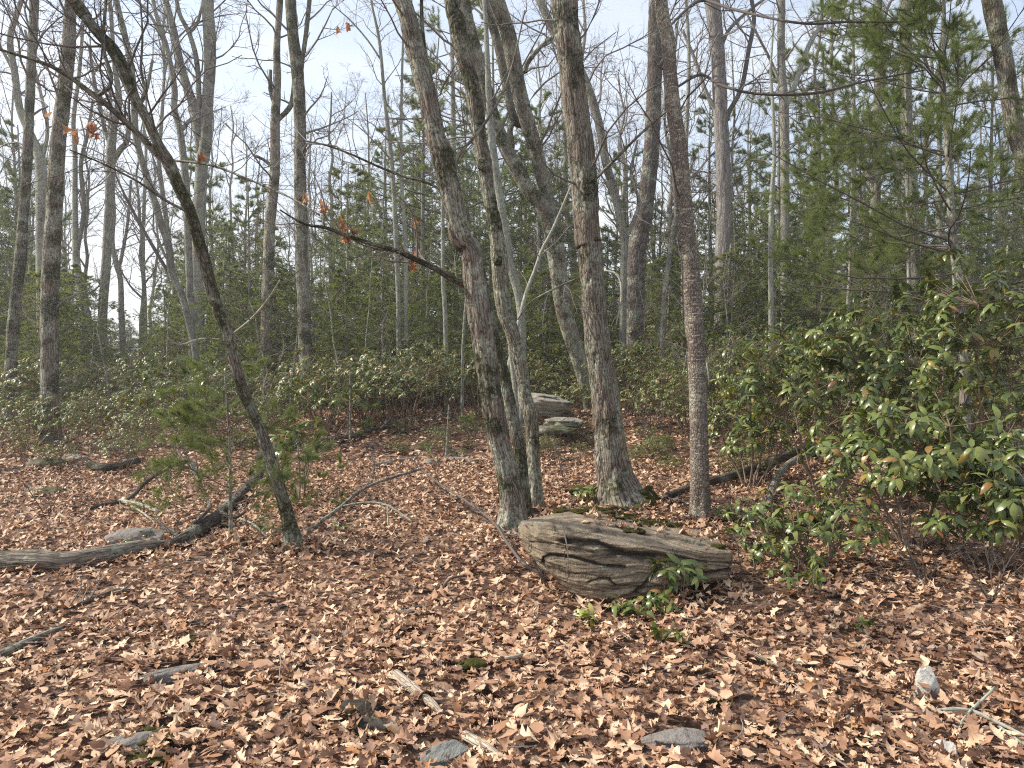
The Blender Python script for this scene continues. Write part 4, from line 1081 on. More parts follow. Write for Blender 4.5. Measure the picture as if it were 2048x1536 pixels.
    V2 = V.reshape(-1, 3)
    e0, e1 = V[0].mean(0), V[-1].mean(0)
    V2 = np.vstack([V2, e0, e1]); jj = np.arange(ns)
    T = np.vstack([np.stack([np.full(ns, n * ns), jj, (jj + 1) % ns], 1), np.stack([np.full(ns, n * ns + 1), (n - 1) * ns + (jj + 1) % ns, (n - 1) * ns + jj], 1)])
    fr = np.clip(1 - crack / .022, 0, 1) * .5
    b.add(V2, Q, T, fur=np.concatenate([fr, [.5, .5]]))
    org = (0.8, 5.9, 0.0)
    th = thing('boulder', 'long grey layered boulder with a mossy top lying before the thickest trunk', 'boulder', org)
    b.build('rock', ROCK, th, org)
    def topz(x, y):
        m = (np.abs(V[..., 0] - x) < .03) & (np.abs(V[..., 1] - y) < .04)
        return V[..., 2][m].max() if m.any() else 0.3
    r = np.random.default_rng(4)
    for (px_, y, n_, sp) in [(1150, 6.0, 9, .08), (1290, 5.98, 26, .15), (1340, 5.95, 12, .13), (1230, 6.12, 12, .14), (1450, 5.65, 10, .09), (1272, 5.5, 6, .03), (1460, 5.45, 6, .05)]:
        mb = Buf()
        for k in range(n_):
            x = (px_ - 1024) / FPX * 5.5 + r.normal() * sp; yy = y + r.normal() * sp * .45
            if x < .1 or x > 1.5: continue
            lump(mb, (x, yy, topz(x, yy) - .002), (r.uniform(.02, .07), r.uniform(.015, .05), r.uniform(.008, .02)), int(r.integers(999)), 12, .9, 4)
        mb.build('moss', MOSS, th, org, kind='stuff')
    lb = Buf()
    n_ = 75
    x = r.uniform(.45, 1.5, n_); y = r.uniform(5.5, 6.15, n_)
    z = np.array([topz(a, c) for a, c in zip(x, y)]) + .012
    a = r.random(n_) * 6.28
    for q in range(7):
        m = np.arange(n_) % 7 == q
        place(lb, oak_near[q], np.stack([x, y, z], 1)[m], np.stack([np.cos(a), np.sin(a), r.normal(size=n_) * .15], 1)[m], np.stack([r.normal(size=n_) * .2, r.normal(size=n_) * .2, np.ones(n_)], 1)[m], r.uniform(.05, .10, n_)[m])
    o = lb.build('leaves_on_boulder', LITTER, kind='stuff'); o['label'] = 'dry oak leaves lying on top of the boulder'
    b = Buf(); tube(b, [at(1125, 1048, 5.3), at(1130, 1072, 5.06), at(1135, 1100, 5.00), at(1137, 1136, 4.985)], [.006, .005, .004, .002], 6, rough=.1, step=.03)
    tag(b.build('stick', TWIG), 'thin bare twig hanging down over the front of the boulder', 'stick')
boulder()

def rock(name, label, c, s, mat, seed=0, amp=.35, cat='rock', layers=0.0, res=30, rot=0.0, tilt=0.0, freq=2.0, sharp=0.0, moss=None):
    u = np.linspace(0, 2 * math.pi, res * 2, endpoint=False); v = np.linspace(-math.pi / 2, math.pi / 2, res)
    U, Vv = np.meshgrid(u, v)
    D = np.stack([np.cos(Vv) * np.cos(U), np.cos(Vv) * np.sin(U), np.sin(Vv)], -1).reshape(-1, 3)
    e = 0.62
    D = np.sign(D) * np.abs(D) ** e; D /= (np.abs(D) ** (2 / .9)).sum(1, keepdims=True) ** (.45)
    r = np.random.default_rng(seed)
    k = 1 + amp * (fbm(D * freq + seed * 7.1 + 50, 3, seed) - 0.5) * 2
    V = D * k[:, None]
    for q in range(int(sharp)):                                    # cleaved facets
        n = unit(r.normal(size=3)); h = r.uniform(.55, .8)
        dd = V @ n; V = V - np.where(dd > h, dd - h, 0)[:, None] * n
    if layers:
        st = vnoise(np.stack([V[:, 0], V[:, 1], V[:, 2] * layers + V[:, 0] * .6], 1) + seed, 5)
        V[:, :2] *= (1 + .34 * (np.floor(st * 4) / 4 - .4))[:, None]
    V = V * np.array(s)
    M = np.array(Matrix.Rotation(rot, 3, 'Z') @ Matrix.Rotation(tilt, 3, 'Y'))
    V = V @ M.T
    i = np.arange(res - 1)[:, None] * res * 2; j = np.arange(res * 2)[None, :]; j2 = (j + 1) % (res * 2)
    b = Buf(); b.add(V, np.stack([i + j, i + j2, i + res * 2 + j2, i + res * 2 + j], -1).reshape(-1, 4))
    o = b.build(name, mat, smooth=sharp == 0)
    o.location = tuple(float(q) for q in c)
    return tag(o, label, cat)

def ong(px, py, dz=0.0):
    p = on_ground(px, py); p[2] += dz; return p
rock('boulder', 'pale layered boulder half hidden in the laurel behind the leaning clump', at(1092, 812, 14.0) , (.50, .45, .22), ROCKP, 3, .25, 'boulder', 7, tilt=.12)
rock('rock', 'flat pale rock in front of the hidden layered boulder', at(1128, 846, 13.3), (.34, .3, .10), ROCKP, 8, .3, layers=6)
rock('rock', 'mossy dark rock low in the laurel beside the thickest trunk', at(1105, 862, 12.9), (.40, .3, .10), ROCKM, 12, .3)
rock('rock', 'small triangular pale rock between two fallen branches in the clearing', ong(862, 932, .01), (.15, .12, .09), ROCKP, 21, .35)
rock('rock', 'low mossy rock at the edge of the laurel on the left', ong(95, 935, .0), (.30, .22, .13), ROCKM, 22, .3)
rock('rock', 'greyish rock next to the mossy one at the laurel edge', ong(150, 928, .02), (.20, .18, .12), ROCKP, 23, .3)
rock('rock', 'low mossy mound of rock left of the clearing', ong(85, 988, .0), (.26, .18, .07), ROCKM, 24, .3)
rock('rock', 'low grey rock behind the weathered fallen log', ong(275, 1082, .0), (.26, .16, .11), SLATE, 25, .3)
rock('stone', 'pale granite stone with a bright left face standing in the leaves', ong(1857, 1396, .045), (.070, .062, .095), WHITER, 34, .22, 'stone', sharp=9, res=30, rot=.3)
rock('stone', 'small white stone at the bottom right', ong(1893, 1510, .02), (.05, .045, .035), WHITER, 32, .25, 'stone', sharp=6, res=24)
rock('stone', 'small bluish stone beside a tuft of moss, bottom right', ong(1697, 1452, .015), (.026, .022, .03), SLATEB, 33, .25, 'stone', sharp=5, res=20)
rock('slab', 'flat brownish slate slab half buried in leaves at the bottom', ong(1350, 1480, -.012), (.155, .095, .055), SLATE, 35, .22, 'stone', sharp=3, rot=-.25)
rock('slab', 'bluish grey wedge of slate at the bottom centre', ong(885, 1512, -.005), (.14, .055, .05), SLATEB, 36, .2, 'stone', sharp=6, rot=.35, tilt=-.12)
rock('slab', 'long thin pale slate edge showing through leaves on the left', ong(365, 1346, -.005), (.20, .045, .04), SLATE, 37, .2, 'stone', sharp=4, rot=.45)
rock('slab', 'flat pale slate nearly covered by leaves at the bottom left', ong(275, 1482, -.01), (.14, .07, .045), SLATE, 38, .2, 'stone', sharp=3, rot=.4)
rock('stone', 'left of two little grey slate flakes near the picture middle', ong(697, 1272, .0), (.065, .05, .04), SLATEB, 39, .2, 'stone', sharp=5, rot=.3)
rock('stone', 'right of two little grey slate flakes near the picture middle', ong(755, 1268, .01), (.045, .03, .05), SLATEB, 40, .2, 'stone', sharp=5, rot=.8)
rock('stone', 'thin bluish slate edge left of the boulder', ong(808, 1232, .0), (.10, .03, .04), SLATEB, 41, .2, 'stone', sharp=5, rot=.35)
rock('rock', 'upper of two dark broken rocks at the bottom left of centre', ong(722, 1432, .02), (.11, .07, .055), DARKR, 42, .35, sharp=6, rot=.2)
rock('rock', 'lower of two dark broken rocks at the bottom left of centre', ong(738, 1468, .015), (.10, .06, .055), DARKR, 43, .35, sharp=6, rot=-.2)

def moss_clump(label, p, s, n=14, seed=0):
    b = Buf(); r = np.random.default_rng(seed)
    lump(b, p, s, seed, 16, .3)
    for k in range(n):
        a = r.uniform(0, 6.28); q = r.uniform(.5, 1.3)
        x, y = p[0] + s[0] * q * math.cos(a), p[1] + s[1] * q * math.sin(a)
        lump(b, (x, y, float(ground_z(x, y)) + .02), (s[0] * r.uniform(.2, .45), s[1] * r.uniform(.2, .45), s[2] * r.uniform(.2, .6)), seed + k, 9, .5)
    o = b.build('moss_clump', MOSS); tag(o, label, 'moss'); o['kind'] = 'stuff'
moss_clump('round olive cushion of moss in the leaves below the boulder', ong(950, 1337, .015), (.062, .05, .035), 9, 1)
moss_clump('patch of moss in the leaves on the left slope', ong(375, 1290, .01), (.06, .04, .025), 12, 2)
moss_clump('flat brownish moss patch left of the slope moss', ong(290, 1312, .01), (.07, .04, .02), 10, 3)
moss_clump('yellow green moss patch near the bottom left corner', ong(315, 1480, .01), (.07, .06, .02), 14, 4)
moss_clump('moss at the very bottom left of centre', ong(290, 1525, .01), (.09, .04, .02), 14, 5)
moss_clump('small moss tuft beside the bluish stone', ong(1712, 1462, .01), (.035, .02, .02), 8, 6)
moss_clump('small moss tuft in the leaves right of centre bottom', ong(1445, 1408, .005), (.05, .025, .02), 10, 7)
moss_clump('moss tuft on the ground at the left foot of the thickest trunk', ong(1165, 985, .02), (.16, .1, .07), 12, 8)

# ------------------------------------------------------------------ logs, branches and sticks
def gl(pts, lift=0.0):
    """points on the ground from pixels: (px, py, w, lift)"""
    P, R = [], []
    for q in pts:
        p = on_ground(q[0], q[1]); r = q[2] / 2 / FPX * p[1]
        p[2] += (q[3] if len(q) > 3 else 0) + r * 0.6 + lift + .02
        P.append(p); R.append(r)
    return np.array(P), np.array(R)
def log(name, label, pts, mat, cat, sides=14, rough=.12, furrow=.08, kids=(), step=.05, seed=0, twigs=0, lift=0.0):
    P, R = gl(pts, lift)
    b = Buf(); tube(b, P, R, sides, seed, rough, 0, furrow, step, fs=(16, 3))
    if not kids and not twigs:
        return tag(b.build(name, mat), label, cat)
    th = thing(name, label, cat, P[0]); b.build('stem', mat, th, P[0])
    for kq in kids:
        P2, R2 = gl(kq, lift); b2 = Buf(); tube(b2, P2, R2, max(6, sides // 2), seed + 3, rough, 0, 0, step); b2.build('side_branch', mat, th, P[0])
    if twigs:
        t = Buf(); c_, r_ = chainify(P, R, 12); grow_twigs(t, c_, r_, twigs, 0.2, .35, 2, .1, .9, .5); t.build('twigs', TWIG, th, P[0], kind='stuff')
    return th
log('fallen_log', 'smooth weathered grey log entering from the left edge', [(-60, 1150, 40), (0, 1140, 40), (60, 1140, 44), (130, 1140, 40), (200, 1128, 36), (270, 1112, 32), (330, 1100, 20), (352, 1096, 10)], ROTTEN, 'log', 30, .10, .12, step=.03, seed=2)
log('fallen_log', 'dark mossy bark log running up from the weathered log to the leaning trunk', [(345, 1098, 20), (375, 1085, 26), (410, 1062, 28), (440, 1040, 24), (470, 1010, 22), (500, 975, 16), (530, 945, 13), (560, 915, 10)], LOGB, 'log', 24, .2, .12, step=.04, seed=3,
    kids=[[(360, 1090, 12, .05), (330, 1080, 9, .08), (315, 1068, 6, .1)], [(390, 1075, 9, .1), (420, 1050, 8, .15), (400, 1035, 5, .2)], [(440, 1048, 9, .08), (470, 1058, 7, .08), (490, 1050, 5, .1)]])
log('fallen_log', 'dark log lying at the front edge of the left laurel', [(180, 940, 18), (215, 945, 20), (245, 938, 18), (275, 928, 14)], LOGB, 'log', 14, .2, .1, seed=4)
log('fallen_log', 'mossy log lying across the back of the clearing left of the clump', [(585, 900, 18), (640, 890, 16), (700, 880, 13), (740, 866, 10), (790, 858, 8)], LOGB, 'log', 14, .15, .08, seed=5, twigs=4)
log('fallen_log', 'short reddish rotten log piece at the foot of the laurel, above the leaning trunk', [(520, 925, 22), (560, 905, 26), (600, 890, 18)], LOGB, 'log', 14, .25, .1, seed=6)
log('fallen_branch', 'straight dead branch lying in the clearing left of the small pale rock', [(745, 936, 9), (790, 930, 11), (835, 922, 9)], ROTTEN, 'branch', 10, .15, .05)
log('fallen_branch', 'straight dead branch lying in the clearing right of the small pale rock', [(880, 922, 9), (915, 925, 11), (955, 928, 9)], ROTTEN, 'branch', 10, .15, .05)
log('fallen_branch', 'mossy dead limb arching on the leaves behind the pine sapling', [(155, 1033, 9), (205, 1017, 9), (255, 1005, 8), (290, 985, 9, .08), (330, 962, 9, .12), (380, 950, 8, .15), (400, 965, 6, .05)], LOGB, 'branch', 10, .2, .05, kids=[[(380, 950, 7, .13), (400, 975, 5, .02), (415, 985, 3)]], twigs=5)
log('stick', 'pale lichened stick on the leaves just below the pine sapling tip', [(240, 1008, 9), (265, 1013, 10), (300, 1023, 9), (318, 1030, 7)], PALEB, 'stick', 10, .15)
log('stick', 'thin grey stick slanting above the weathered log', [(268, 1025, 4, .03), (290, 1042, 4, .04), (312, 1054, 3, .0)], PALEB, 'stick', 8)
log('fallen_branch', 'long brown fallen log under the rhododendrons on the right', [(1335, 1003, 13, .02), (1400, 985, 15, .05), (1460, 970, 17, .06), (1520, 948, 18, .04), (1560, 928, 20, .02), (1610, 915, 22, .05), (1680, 910, 24, .05), (1750, 885, 20, .12), (1790, 860, 14, .2)], LOGB, 'log', 18, .15, .1, seed=9, step=.04)
log('fallen_branch', 'grey crooked limb bending down to the ground from the long right log', [(1535, 1022, 16), (1541, 1000, 15, .0), (1548, 985, 14, .05), (1560, 968, 14, .1), (1582, 950, 14, .12), (1612, 935, 14, .12)], ROTTEN, 'branch', 14, .15, .08, seed=10)
log('fallen_branch', 'thin arching fallen branch between the leaning mossy trunk and the clump', [(602, 1080, 9), (640, 1055, 8, .02), (683, 1030, 7, .06), (722, 1008, 7, .12), (770, 992, 6, .16), (842, 975, 5, .2)], GREY, 'branch', 8, .15, 0, kids=[[(683, 1030, 5, .06), (730, 1030, 5, .1), (775, 1036, 5, .1), (825, 1055, 4, .03)], [(775, 1036, 4, .1), (776, 1060, 3, .02)]], twigs=4, seed=11)
log('fallen_branch', 'thin dark arching twig branch reaching from the clearing to the boulder', [(842, 975, 3, .2), (880, 1005, 4, .18), (930, 1035, 4, .15), (985, 1075, 5, .12), (1015, 1110, 6, .07), (1050, 1145, 7, .03), (1085, 1160, 7, .02)], TWIGD, 'branch', 8, .15, 0, twigs=8, seed=12)
log('fallen_branch', 'thin grey stick rising right of the pine sapling foot', [(475, 1045, 5, .02), (505, 1062, 5, .04), (530, 1082, 5, .03), (548, 1105, 4)], PALEB, 'branch', 8, .15)
log('wood_chunk', 'short bleached split stick of wood lying in the bottom centre leaves', [(792, 1362, 20), (808, 1378, 22), (835, 1398, 22), (862, 1420, 18), (885, 1438, 8)], PALEWOOD, 'wood', 16, .14, .14, step=.012, seed=13)
log('wood_chunk', 'bleached strip of wood buried in leaves at the bottom centre', [(930, 1485, 20), (955, 1500, 20), (985, 1515, 14), (1000, 1525, 8)], PALEWOOD, 'wood', 12, .14, .14, step=.015, seed=14)
log('wood_chunk', 'small pale chip of wood right of the round moss cushion', [(1010, 1327, 9), (1035, 1324, 11), (1056, 1318, 7)], PALEWOOD, 'wood', 10, .1, .05, step=.02)
log('fallen_branch', 'mossy half rotten pole at the left edge of the foreground', [(-30, 1335, 16), (20, 1312, 16), (70, 1288, 14), (128, 1262, 8)], ROTTEN, 'branch', 12, .15, .1, seed=15)
log('stick', 'thin dark stick on the left foreground slope', [(125, 1362, 5), (150, 1345, 5), (178, 1322, 5), (230, 1290, 3)], TWIGD, 'stick', 8, .1, 0)
log('fallen_branch', 'dark root like limb in the leaves on the left slope', [(95, 1240, 8), (120, 1225, 10), (150, 1220, 7), (205, 1200, 10), (235, 1192, 12), (268, 1190, 8)], LOGB, 'branch', 10, .3, .1, seed=16, twigs=4)
log('stick', 'short pale broken stick in the right foreground', [(1512, 1330, 7, .03), (1545, 1345, 6, .02), (1592, 1360, 5)], ROTTEN, 'stick', 8, .15, kids=[[(1574, 1356, 5), (1572, 1385, 4)]])
log('fallen_branch', 'pale forked branch lying at the bottom right edge', [(1855, 1434, 6, .0), (1905, 1438, 8, .02), (1942, 1442, 9, .02), (1985, 1456, 8, .01), (2048, 1482, 6), (2090, 1500, 5)], PALEB, 'branch', 10, .12, 0, seed=17,
    kids=[[(1940, 1442, 6, .02), (1965, 1432, 6, .05), (1990, 1424, 5, .09)], [(1945, 1440, 5, .03), (1925, 1460, 4, .02), (1915, 1476, 3)], [(1990, 1458, 6), (2020, 1480, 6), (2055, 1505, 5)], [(1855, 1434, 5, .02), (1830, 1450, 4), (1805, 1458, 2)]])
log('stick', 'thin reddish stick left of the boulder base', [(880, 1188, 5), (905, 1168, 5, .02), (950, 1160, 4, .01)], TWIGD, 'stick', 6, .1)
log('stick', 'small stick leaning on the boulder front edge', [(1208, 1190, 4), (1222, 1182, 4, .03), (1234, 1172, 3, .08)], PALEB, 'stick', 6, .1)
# stumps
def stump(label, p, r0, h, seed):
    b = Buf(); P = np.array([[p[0], p[1], p[2] - .1], [p[0], p[1], p[2] + h * .4], [p[0] + .01, p[1], p[2] + h]])
    tube(b, P, [r0 * 1.3, r0, r0 * .8], 20, seed, .35, .5, .25, .02)
    tag(b.build('tree_stump', LOGB), label, 'stump')
stump('tiny dark stump in the middle of the clearing', ong(901, 915), .09, .10, 1)
stump('broken reddish stump against the foot of the leaning clump', ong(1062, 1040), .06, .12, 2)

# ------------------------------------------------------------------ evergreen shrubs with leaf whorls
RH_T = [leaf_tpl([0.02, 0.22, 0.42, 0.46, 0.40, 0.24, 0.02], c, f, bnd, 0.08, 0.04, [0, .14, .32, .5, .68, .86, 1], 0.8) for c, f, bnd in ((-.5, .25, -.35), (-.8, .1, -.5), (-.3, .4, -.2), (-.6, .0, -.6))]
LA_T = [leaf_tpl([0.04, 0.40, 0.36, 0.03], c, f, bnd, 0.05, 0.04, [0, .33, .66, 1], 0.9) for c, f, bnd in ((-.4, .25, -.3), (-.6, .1, -.5), (-.3, .4, -.2))]
rh_meshes = []
for t_ in RH_T:
    bb = Buf(); bb.add(*t_); me = bb.mesh('leaf'); me.materials.append(RHODO); rh_meshes.append(me)

def whorls(tips, dirs, nl, size, droop):
    """leaf positions, axes, normals and sizes for whorls"""
    n = len(tips)
    a = rng.random((n, 1)) * 6.28 + np.arange(nl)[None] * (2.4) + rng.normal(size=(n, nl)) * .25
    ref = np.where(np.abs(dirs[:, 2:3]) > .9, np.array([1.0, 0, 0]), np.array([0, 0, 1.0]))
    A = unit(np.cross(dirs, ref)); B = np.cross(dirs, A)
    rad = A[:, None] * np.cos(a)[..., None] + B[:, None] * np.sin(a)[..., None]
    tl = rng.uniform(-.1, .55, (n, nl, 1))
    D = unit(rad + dirs[:, None] * tl + np.array([0, 0, -1.0]) * droop * rng.uniform(.4, 1.5, (n, nl, 1)))
    Nn = dirs[:, None] + rng.normal(size=D.shape) * .22 + np.array([0, 0, .4])
    pos = tips[:, None] - dirs[:, None] * rng.uniform(0, .035, (n, nl, 1)) * (size / .1)
    S = size * rng.uniform(.65, 1.2, (n, nl))
    keep = rng.random((n, nl)) < .9
    return pos[keep], D[keep], Nn[keep], S[keep]

def shrub_geo(H, W, nstem, ntips, lean=(0, 0), zlow=.3, r0=.012):
    """stems and tips around the origin"""
    cz = H * (zlow + 1) / 2
    u = unit(rng.normal(size=(ntips, 3))) * (rng.random((ntips, 1)) ** .45)
    tips = u * np.array([W / 2, W / 2, H * (1 - zlow) / 2]) + np.array([lean[0], lean[1], cz])
    tips[:, 2] += 0.12 * H * (1 - (np.hypot(tips[:, 0], tips[:, 1]) / (W / 2)))
    tips[:, 2] = np.maximum(tips[:, 2], .06)
    az = np.arange(nstem) * 2.4 + rng.random(nstem)
    ends = np.stack([np.cos(az) * W * .33 * rng.uniform(.4, 1.1, nstem) + lean[0], np.sin(az) * W * .33 * rng.uniform(.4, 1.1, nstem) + lean[1], H * rng.uniform(.5, .85, nstem)], 1)
    k = 7; t = np.linspace(0, 1, k)[None, :, None]
    st = np.stack([np.cos(az) * .05, np.sin(az) * .05, 0 * az - .05], 1)[:, None]
    mid = (st + ends[:, None]) / 2 + rng.normal(size=(nstem, 1, 3)) * .07 * H + np.array([0, 0, -.05 * H])
    C = (1 - t) ** 2 * st + 2 * t * (1 - t) * mid + t ** 2 * ends[:, None] + rng.normal(size=(nstem, k, 3)) * .012 * H
    R = r0 * np.linspace(1, .4, k)[None] * rng.uniform(.7, 1.3, (nstem, 1))
    # tips attach to a lower point of the nearest stem
    D2 = ((tips[:, None, None, :] - C[None, :, 2:, :]) ** 2).sum(-1) + np.maximum(C[None, :, 2:, 2] - tips[:, None, None, 2] + .08, 0) * 2
    f = D2.reshape(len(tips), -1).argmin(1)
    s, q = f // (k - 2), f % (k - 2) + 2
    S0 = C[s, q]
    t = np.linspace(0, 1, 5)[None, :, None]
    mid = S0 * .45 + tips * .55; mid[:, 2] -= .08 * np.linalg.norm(tips - S0, axis=1); mid += rng.normal(size=mid.shape) * .03
    T = (1 - t) ** 2 * S0[:, None] + 2 * t * (1 - t) * mid[:, None] + t ** 2 * tips[:, None]
    dirs = unit(unit(tips - mid) + np.array([0, 0, .55]))
    return C, R, T, np.full((ntips, 5), r0 * .28) * np.linspace(1, .6, 5)[None], tips, dirs

def laurel_variant(k, H, W, tips, leaf=.075):
    C, R, T, TR, tp, dr = shrub_geo(H, W, 8, tips, zlow=.25)
    sb = Buf(); tubes(sb, C, R, 4); tubes(sb, T, TR, 3)
    fb = Buf(); p, D, Nn, S = whorls(tp, dr, 8, leaf, .45)
    kk = rng.integers(0, len(LA_T), len(p))
    for q in range(len(LA_T)): place(fb, LA_T[q], p[kk == q], D[kk == q], Nn[kk == q], S[kk == q])
    sm, fm = sb.mesh('laurel_stems'), fb.mesh('laurel_foliage')
    sm.materials.append(TWIGR); fm.materials.append(LAUREL)
    return sm, fm, H
laurels = [laurel_variant(k, *a) for k, a in enumerate([(1.0, 1.5, 130), (1.25, 1.6, 150), (0.8, 1.4, 110), (1.4, 1.5, 150), (1.1, 1.8, 160), (0.7, 1.1, 80)])]

# where the front edge of the thicket runs in the photograph
EDGE_X = [0, 250, 330, 420, 520, 620, 700, 800, 900, 1000, 1100, 1180, 1240, 1320, 1420, 1520, 1650, 2048]
EDGE_Y = [955, 950, 920, 905, 885, 870, 872, 868, 862, 862, 858, 860, 866, 880, 900, 915, 905, 930]
THICK_LABEL = 'waist high evergreen laurel shrub, one of the dense thicket under the trees'
cand = []
tries = 0
while len(cand) < 292 and tries < 20000:
    tries += 1
    y = 10.2 + 17.5 * rng.random() ** 1.55; x = rng.uniform(-.74, .74) * y
    p = np.array([x, y, float(ground_z(x, y))]); px, py, _ = to_px(p)
    if py > np.interp(px, EDGE_X, EDGE_Y) - 4: continue
    if any((p[0] - q[0]) ** 2 + (p[1] - q[1]) ** 2 < (0.50 + .018 * y) ** 2 for q in cand): continue
    if any((p[0] - a) ** 2 + (p[1] - b_) ** 2 < .62 for a, b_ in ((.62, 14.0), (.85, 13.3))): continue
    cand.append(p)
def add_laurel(p, s, v, label=THICK_LABEL, group='evergreen laurel shrubs of the thicket'):
    th = thing('laurel_shrub', label, 'shrub', p, group)
    th.rotation_euler = (0, 0, rng.random() * 6.28); th.scale = (s, s, s * rng.uniform(.85, 1.15))
    link('stems', laurels[v][0], th, kind='stuff'); link('foliage', laurels[v][1], th, kind='stuff')
    return th
for p in cand:
    px, py, _ = to_px(p)
    far = min(1, max(0, (p[1] - 11) / 12))
    hgt = 0.68 + .78 * far + .15 * rng.normal()
    if 620 < px < 1000: hgt += .35
    if px > 1250: hgt += .30
    if px < 500: hgt -= .05
    if 980 < px < 1240 and p[1] < 13.9: hgt *= .45
    hgt = max(.3, min(1.9, hgt))
    v = int(rng.integers(0, 6))
    dw = 'front edge' if p[1] < 14 else 'middle' if p[1] < 20 else 'back'
    add_laurel(p, hgt / laurels[v][2] * .95, v, 'evergreen laurel in the %s of the thicket, %s' % (dw, whereabouts(px)))
# small sprigs creeping out of the thicket into the leaves
for k in range(60):
    px = [860, 930, 1110, 1160, 1260, 1290, 1330, 1350, 1440, 1480, 500, 640, 1080, 780][k % 14] + rng.normal() * 22; py = np.interp(px, EDGE_X, EDGE_Y) + abs(rng.normal()) * 30
    p = on_ground(px, py); p[2] -= .03
    s = rng.uniform(.2, .42)
    th = add_laurel(p, s, int(rng.integers(0, 6)), 'ankle high laurel sprig before the thicket, %s' % whereabouts(px), 'small laurel sprigs at the thicket edge')
    th.name = 'laurel_sprig'; th['category'] = 'seedling'; th.scale = (s, s, s * .8)
# beyond them the thicket reads as one mass
b = Buf()
n = 200
y = np.sqrt(rng.random(n) * (66 ** 2 - 27 ** 2) + 27 ** 2); x = rng.uniform(-.8, .8, n) * y
tp, dr = [], []
for xx, yy in zip(x, y):
    u = unit(rng.normal(size=(20, 3))); u[:, 2] = np.abs(u[:, 2])
    tp.append(u * np.array([1.4, 1.2, 1.5]) + np.array([xx, yy, float(ground_z(xx, yy))])); dr.append(unit(u + np.array([0, 0, .5])))
tp = np.vstack(tp); dr = np.vstack(dr)
p, D, Nn, S = whorls(tp, dr, 5, .17, .4)
place(b, leaf_tpl([0.1, 0.6, 0.05], -.3, .2, -.3), p, D, Nn, S)
o = b.build('distant_thicket', LAUREL, kind='stuff'); o['label'] = 'far continuation of the evergreen thicket under the trees'

# --- the big rhododendrons on the right, leaf by leaf where they are largest
def rhodo(label, base, H, W, tips, leaf=.12, singles=120, lean=(0, 0), zlow=.3, nst=7, name='rhododendron_shrub', mat=None, r0=.014, tops=None, droop=.6, nl=8):
    C, R, T, TR, tp, dr = shrub_geo(H, W, nst, tips, lean, zlow, r0)
    org = np.array(base)
    th = thing(name, label, 'shrub' if name != 'laurel_seedling' else 'seedling', org)
    for k in range(len(C)):
        sb = Buf(); tubes(sb, C[k:k + 1], R[k:k + 1], 6); sb.build('stem', TWIGR, th)
    sb = Buf(); tubes(sb, T, TR, 4); sb.build('twigs', TWIGR, th, kind='stuff')
    p, D, Nn, S = whorls(tp, dr, nl, leaf, droop)
    W_ = p + org; px, py, f = to_px(W_)
    vis = (px > -20) & (px < 2068) & (py < 1556)
    score = np.where(vis, -(p[:, 1]) + rng.random(len(p)) * .3, -99)
    order = np.argsort(-score)
    one, rest = order[:singles], order[singles:]
    for q in one:
        o = link('leaf', rh_meshes[q % 4] if mat is None else mat[q % len(mat)], th)
        d = unit(D[q]); n_ = unit(Nn[q] - d * d.dot(Nn[q])); bb_ = np.cross(n_, d)
        M = Matrix(np.stack([d, bb_, n_], 1).tolist()).to_4x4()
        M = Matrix.Translation(Vector(p[q])) @ M @ Matrix.Scale(float(S[q]), 4)
        o.matrix_basis = M
    if len(rest):
        fb = Buf(); kk = rng.integers(0, 4, len(rest))
        for q in range(4): r_ = rest[kk == q]; place(fb, RH_T[q], p[r_], D[r_], Nn[r_], S[r_])
        fb.build('foliage', RHODO if mat is None else mat[0].materials[0], th, kind='stuff')
    return th
rhodo('low leafy rhododendron with sparse branches right of the boulder', gpt(1640, 5.9), .72, 1.25, 80, .10, 200, zlow=.08, nst=7, lean=(-.05, 0))
rhodo('broad rhododendron with a bright shelf of leaves in the right foreground', gpt(1830, 6.5), 1.35, 2.0, 200, .125, 290, zlow=.28, nst=8, lean=(-.05, -.1))
rhodo('rhododendron at the right edge of the picture with drooping leaves near the ground', gpt(1990, 5.9), 1.0, 1.3, 130, .12, 200, zlow=.15, nst=6)
rhodo('tall rhododendron with dark drooping leaves left of the pine stem', gpt(1650, 8.6), 2.05, 2.4, 240, .13, 200, zlow=.35, nst=8, lean=(.1, 0))
rhodo('tallest rhododendron, in front of the pine stem', gpt(1935, 7.9), 2.65, 2.0, 220, .13, 200, zlow=.3, nst=8)
rhodo('rhododendron growing beside the speckled trunk at the end of the long log', gpt(1500, 9.6), 1.35, 1.5, 120, .11, 80, zlow=.25, nst=6)
rhodo('tall rhododendron at the right edge behind the pine stem', gpt(2080, 9.6), 2.2, 1.9, 120, .13, 60, zlow=.3, nst=7)
rhodo('rhododendron rising behind the tall one left of the pine stem', gpt(1780, 10.8), 2.4, 2.4, 190, .13, 60, zlow=.3, nst=7)
rhodo('rhododendron in the right background beside the thicket', gpt(1560, 11.8), 1.9, 2.2, 170, .12, 40, zlow=.3, nst=7)
rhodo('rhododendron with pale shining leaves standing out above the left thicket', gpt(375, 13.5), 1.5, 1.7, 70, .12, 90, zlow=.5, nst=6)
rhodo('rhododendron with shining leaves right of the leaning mossy trunk', gpt(650, 13.0), 1.25, 1.6, 60, .12, 70, zlow=.4, nst=6)
rhodo('thin rhododendron with a few dark leaves low beside the leaning mossy trunk', gpt(600, 9.2), .95, .8, 16, .13, 90, zlow=.55, nst=3)
rhodo('small pale leaved laurel at the left foot of the thickest trunk', ong(1182, 1008), .22, .48, 16, .10, 110, zlow=.3, nst=4, name='laurel_seedling', r0=.004)
rhodo('dark leaved laurel sprig with large leaves against the boulder front', ong(1350, 1205), .30, .36, 10, .11, 90, zlow=.45, nst=3, name='laurel_seedling', r0=.004)
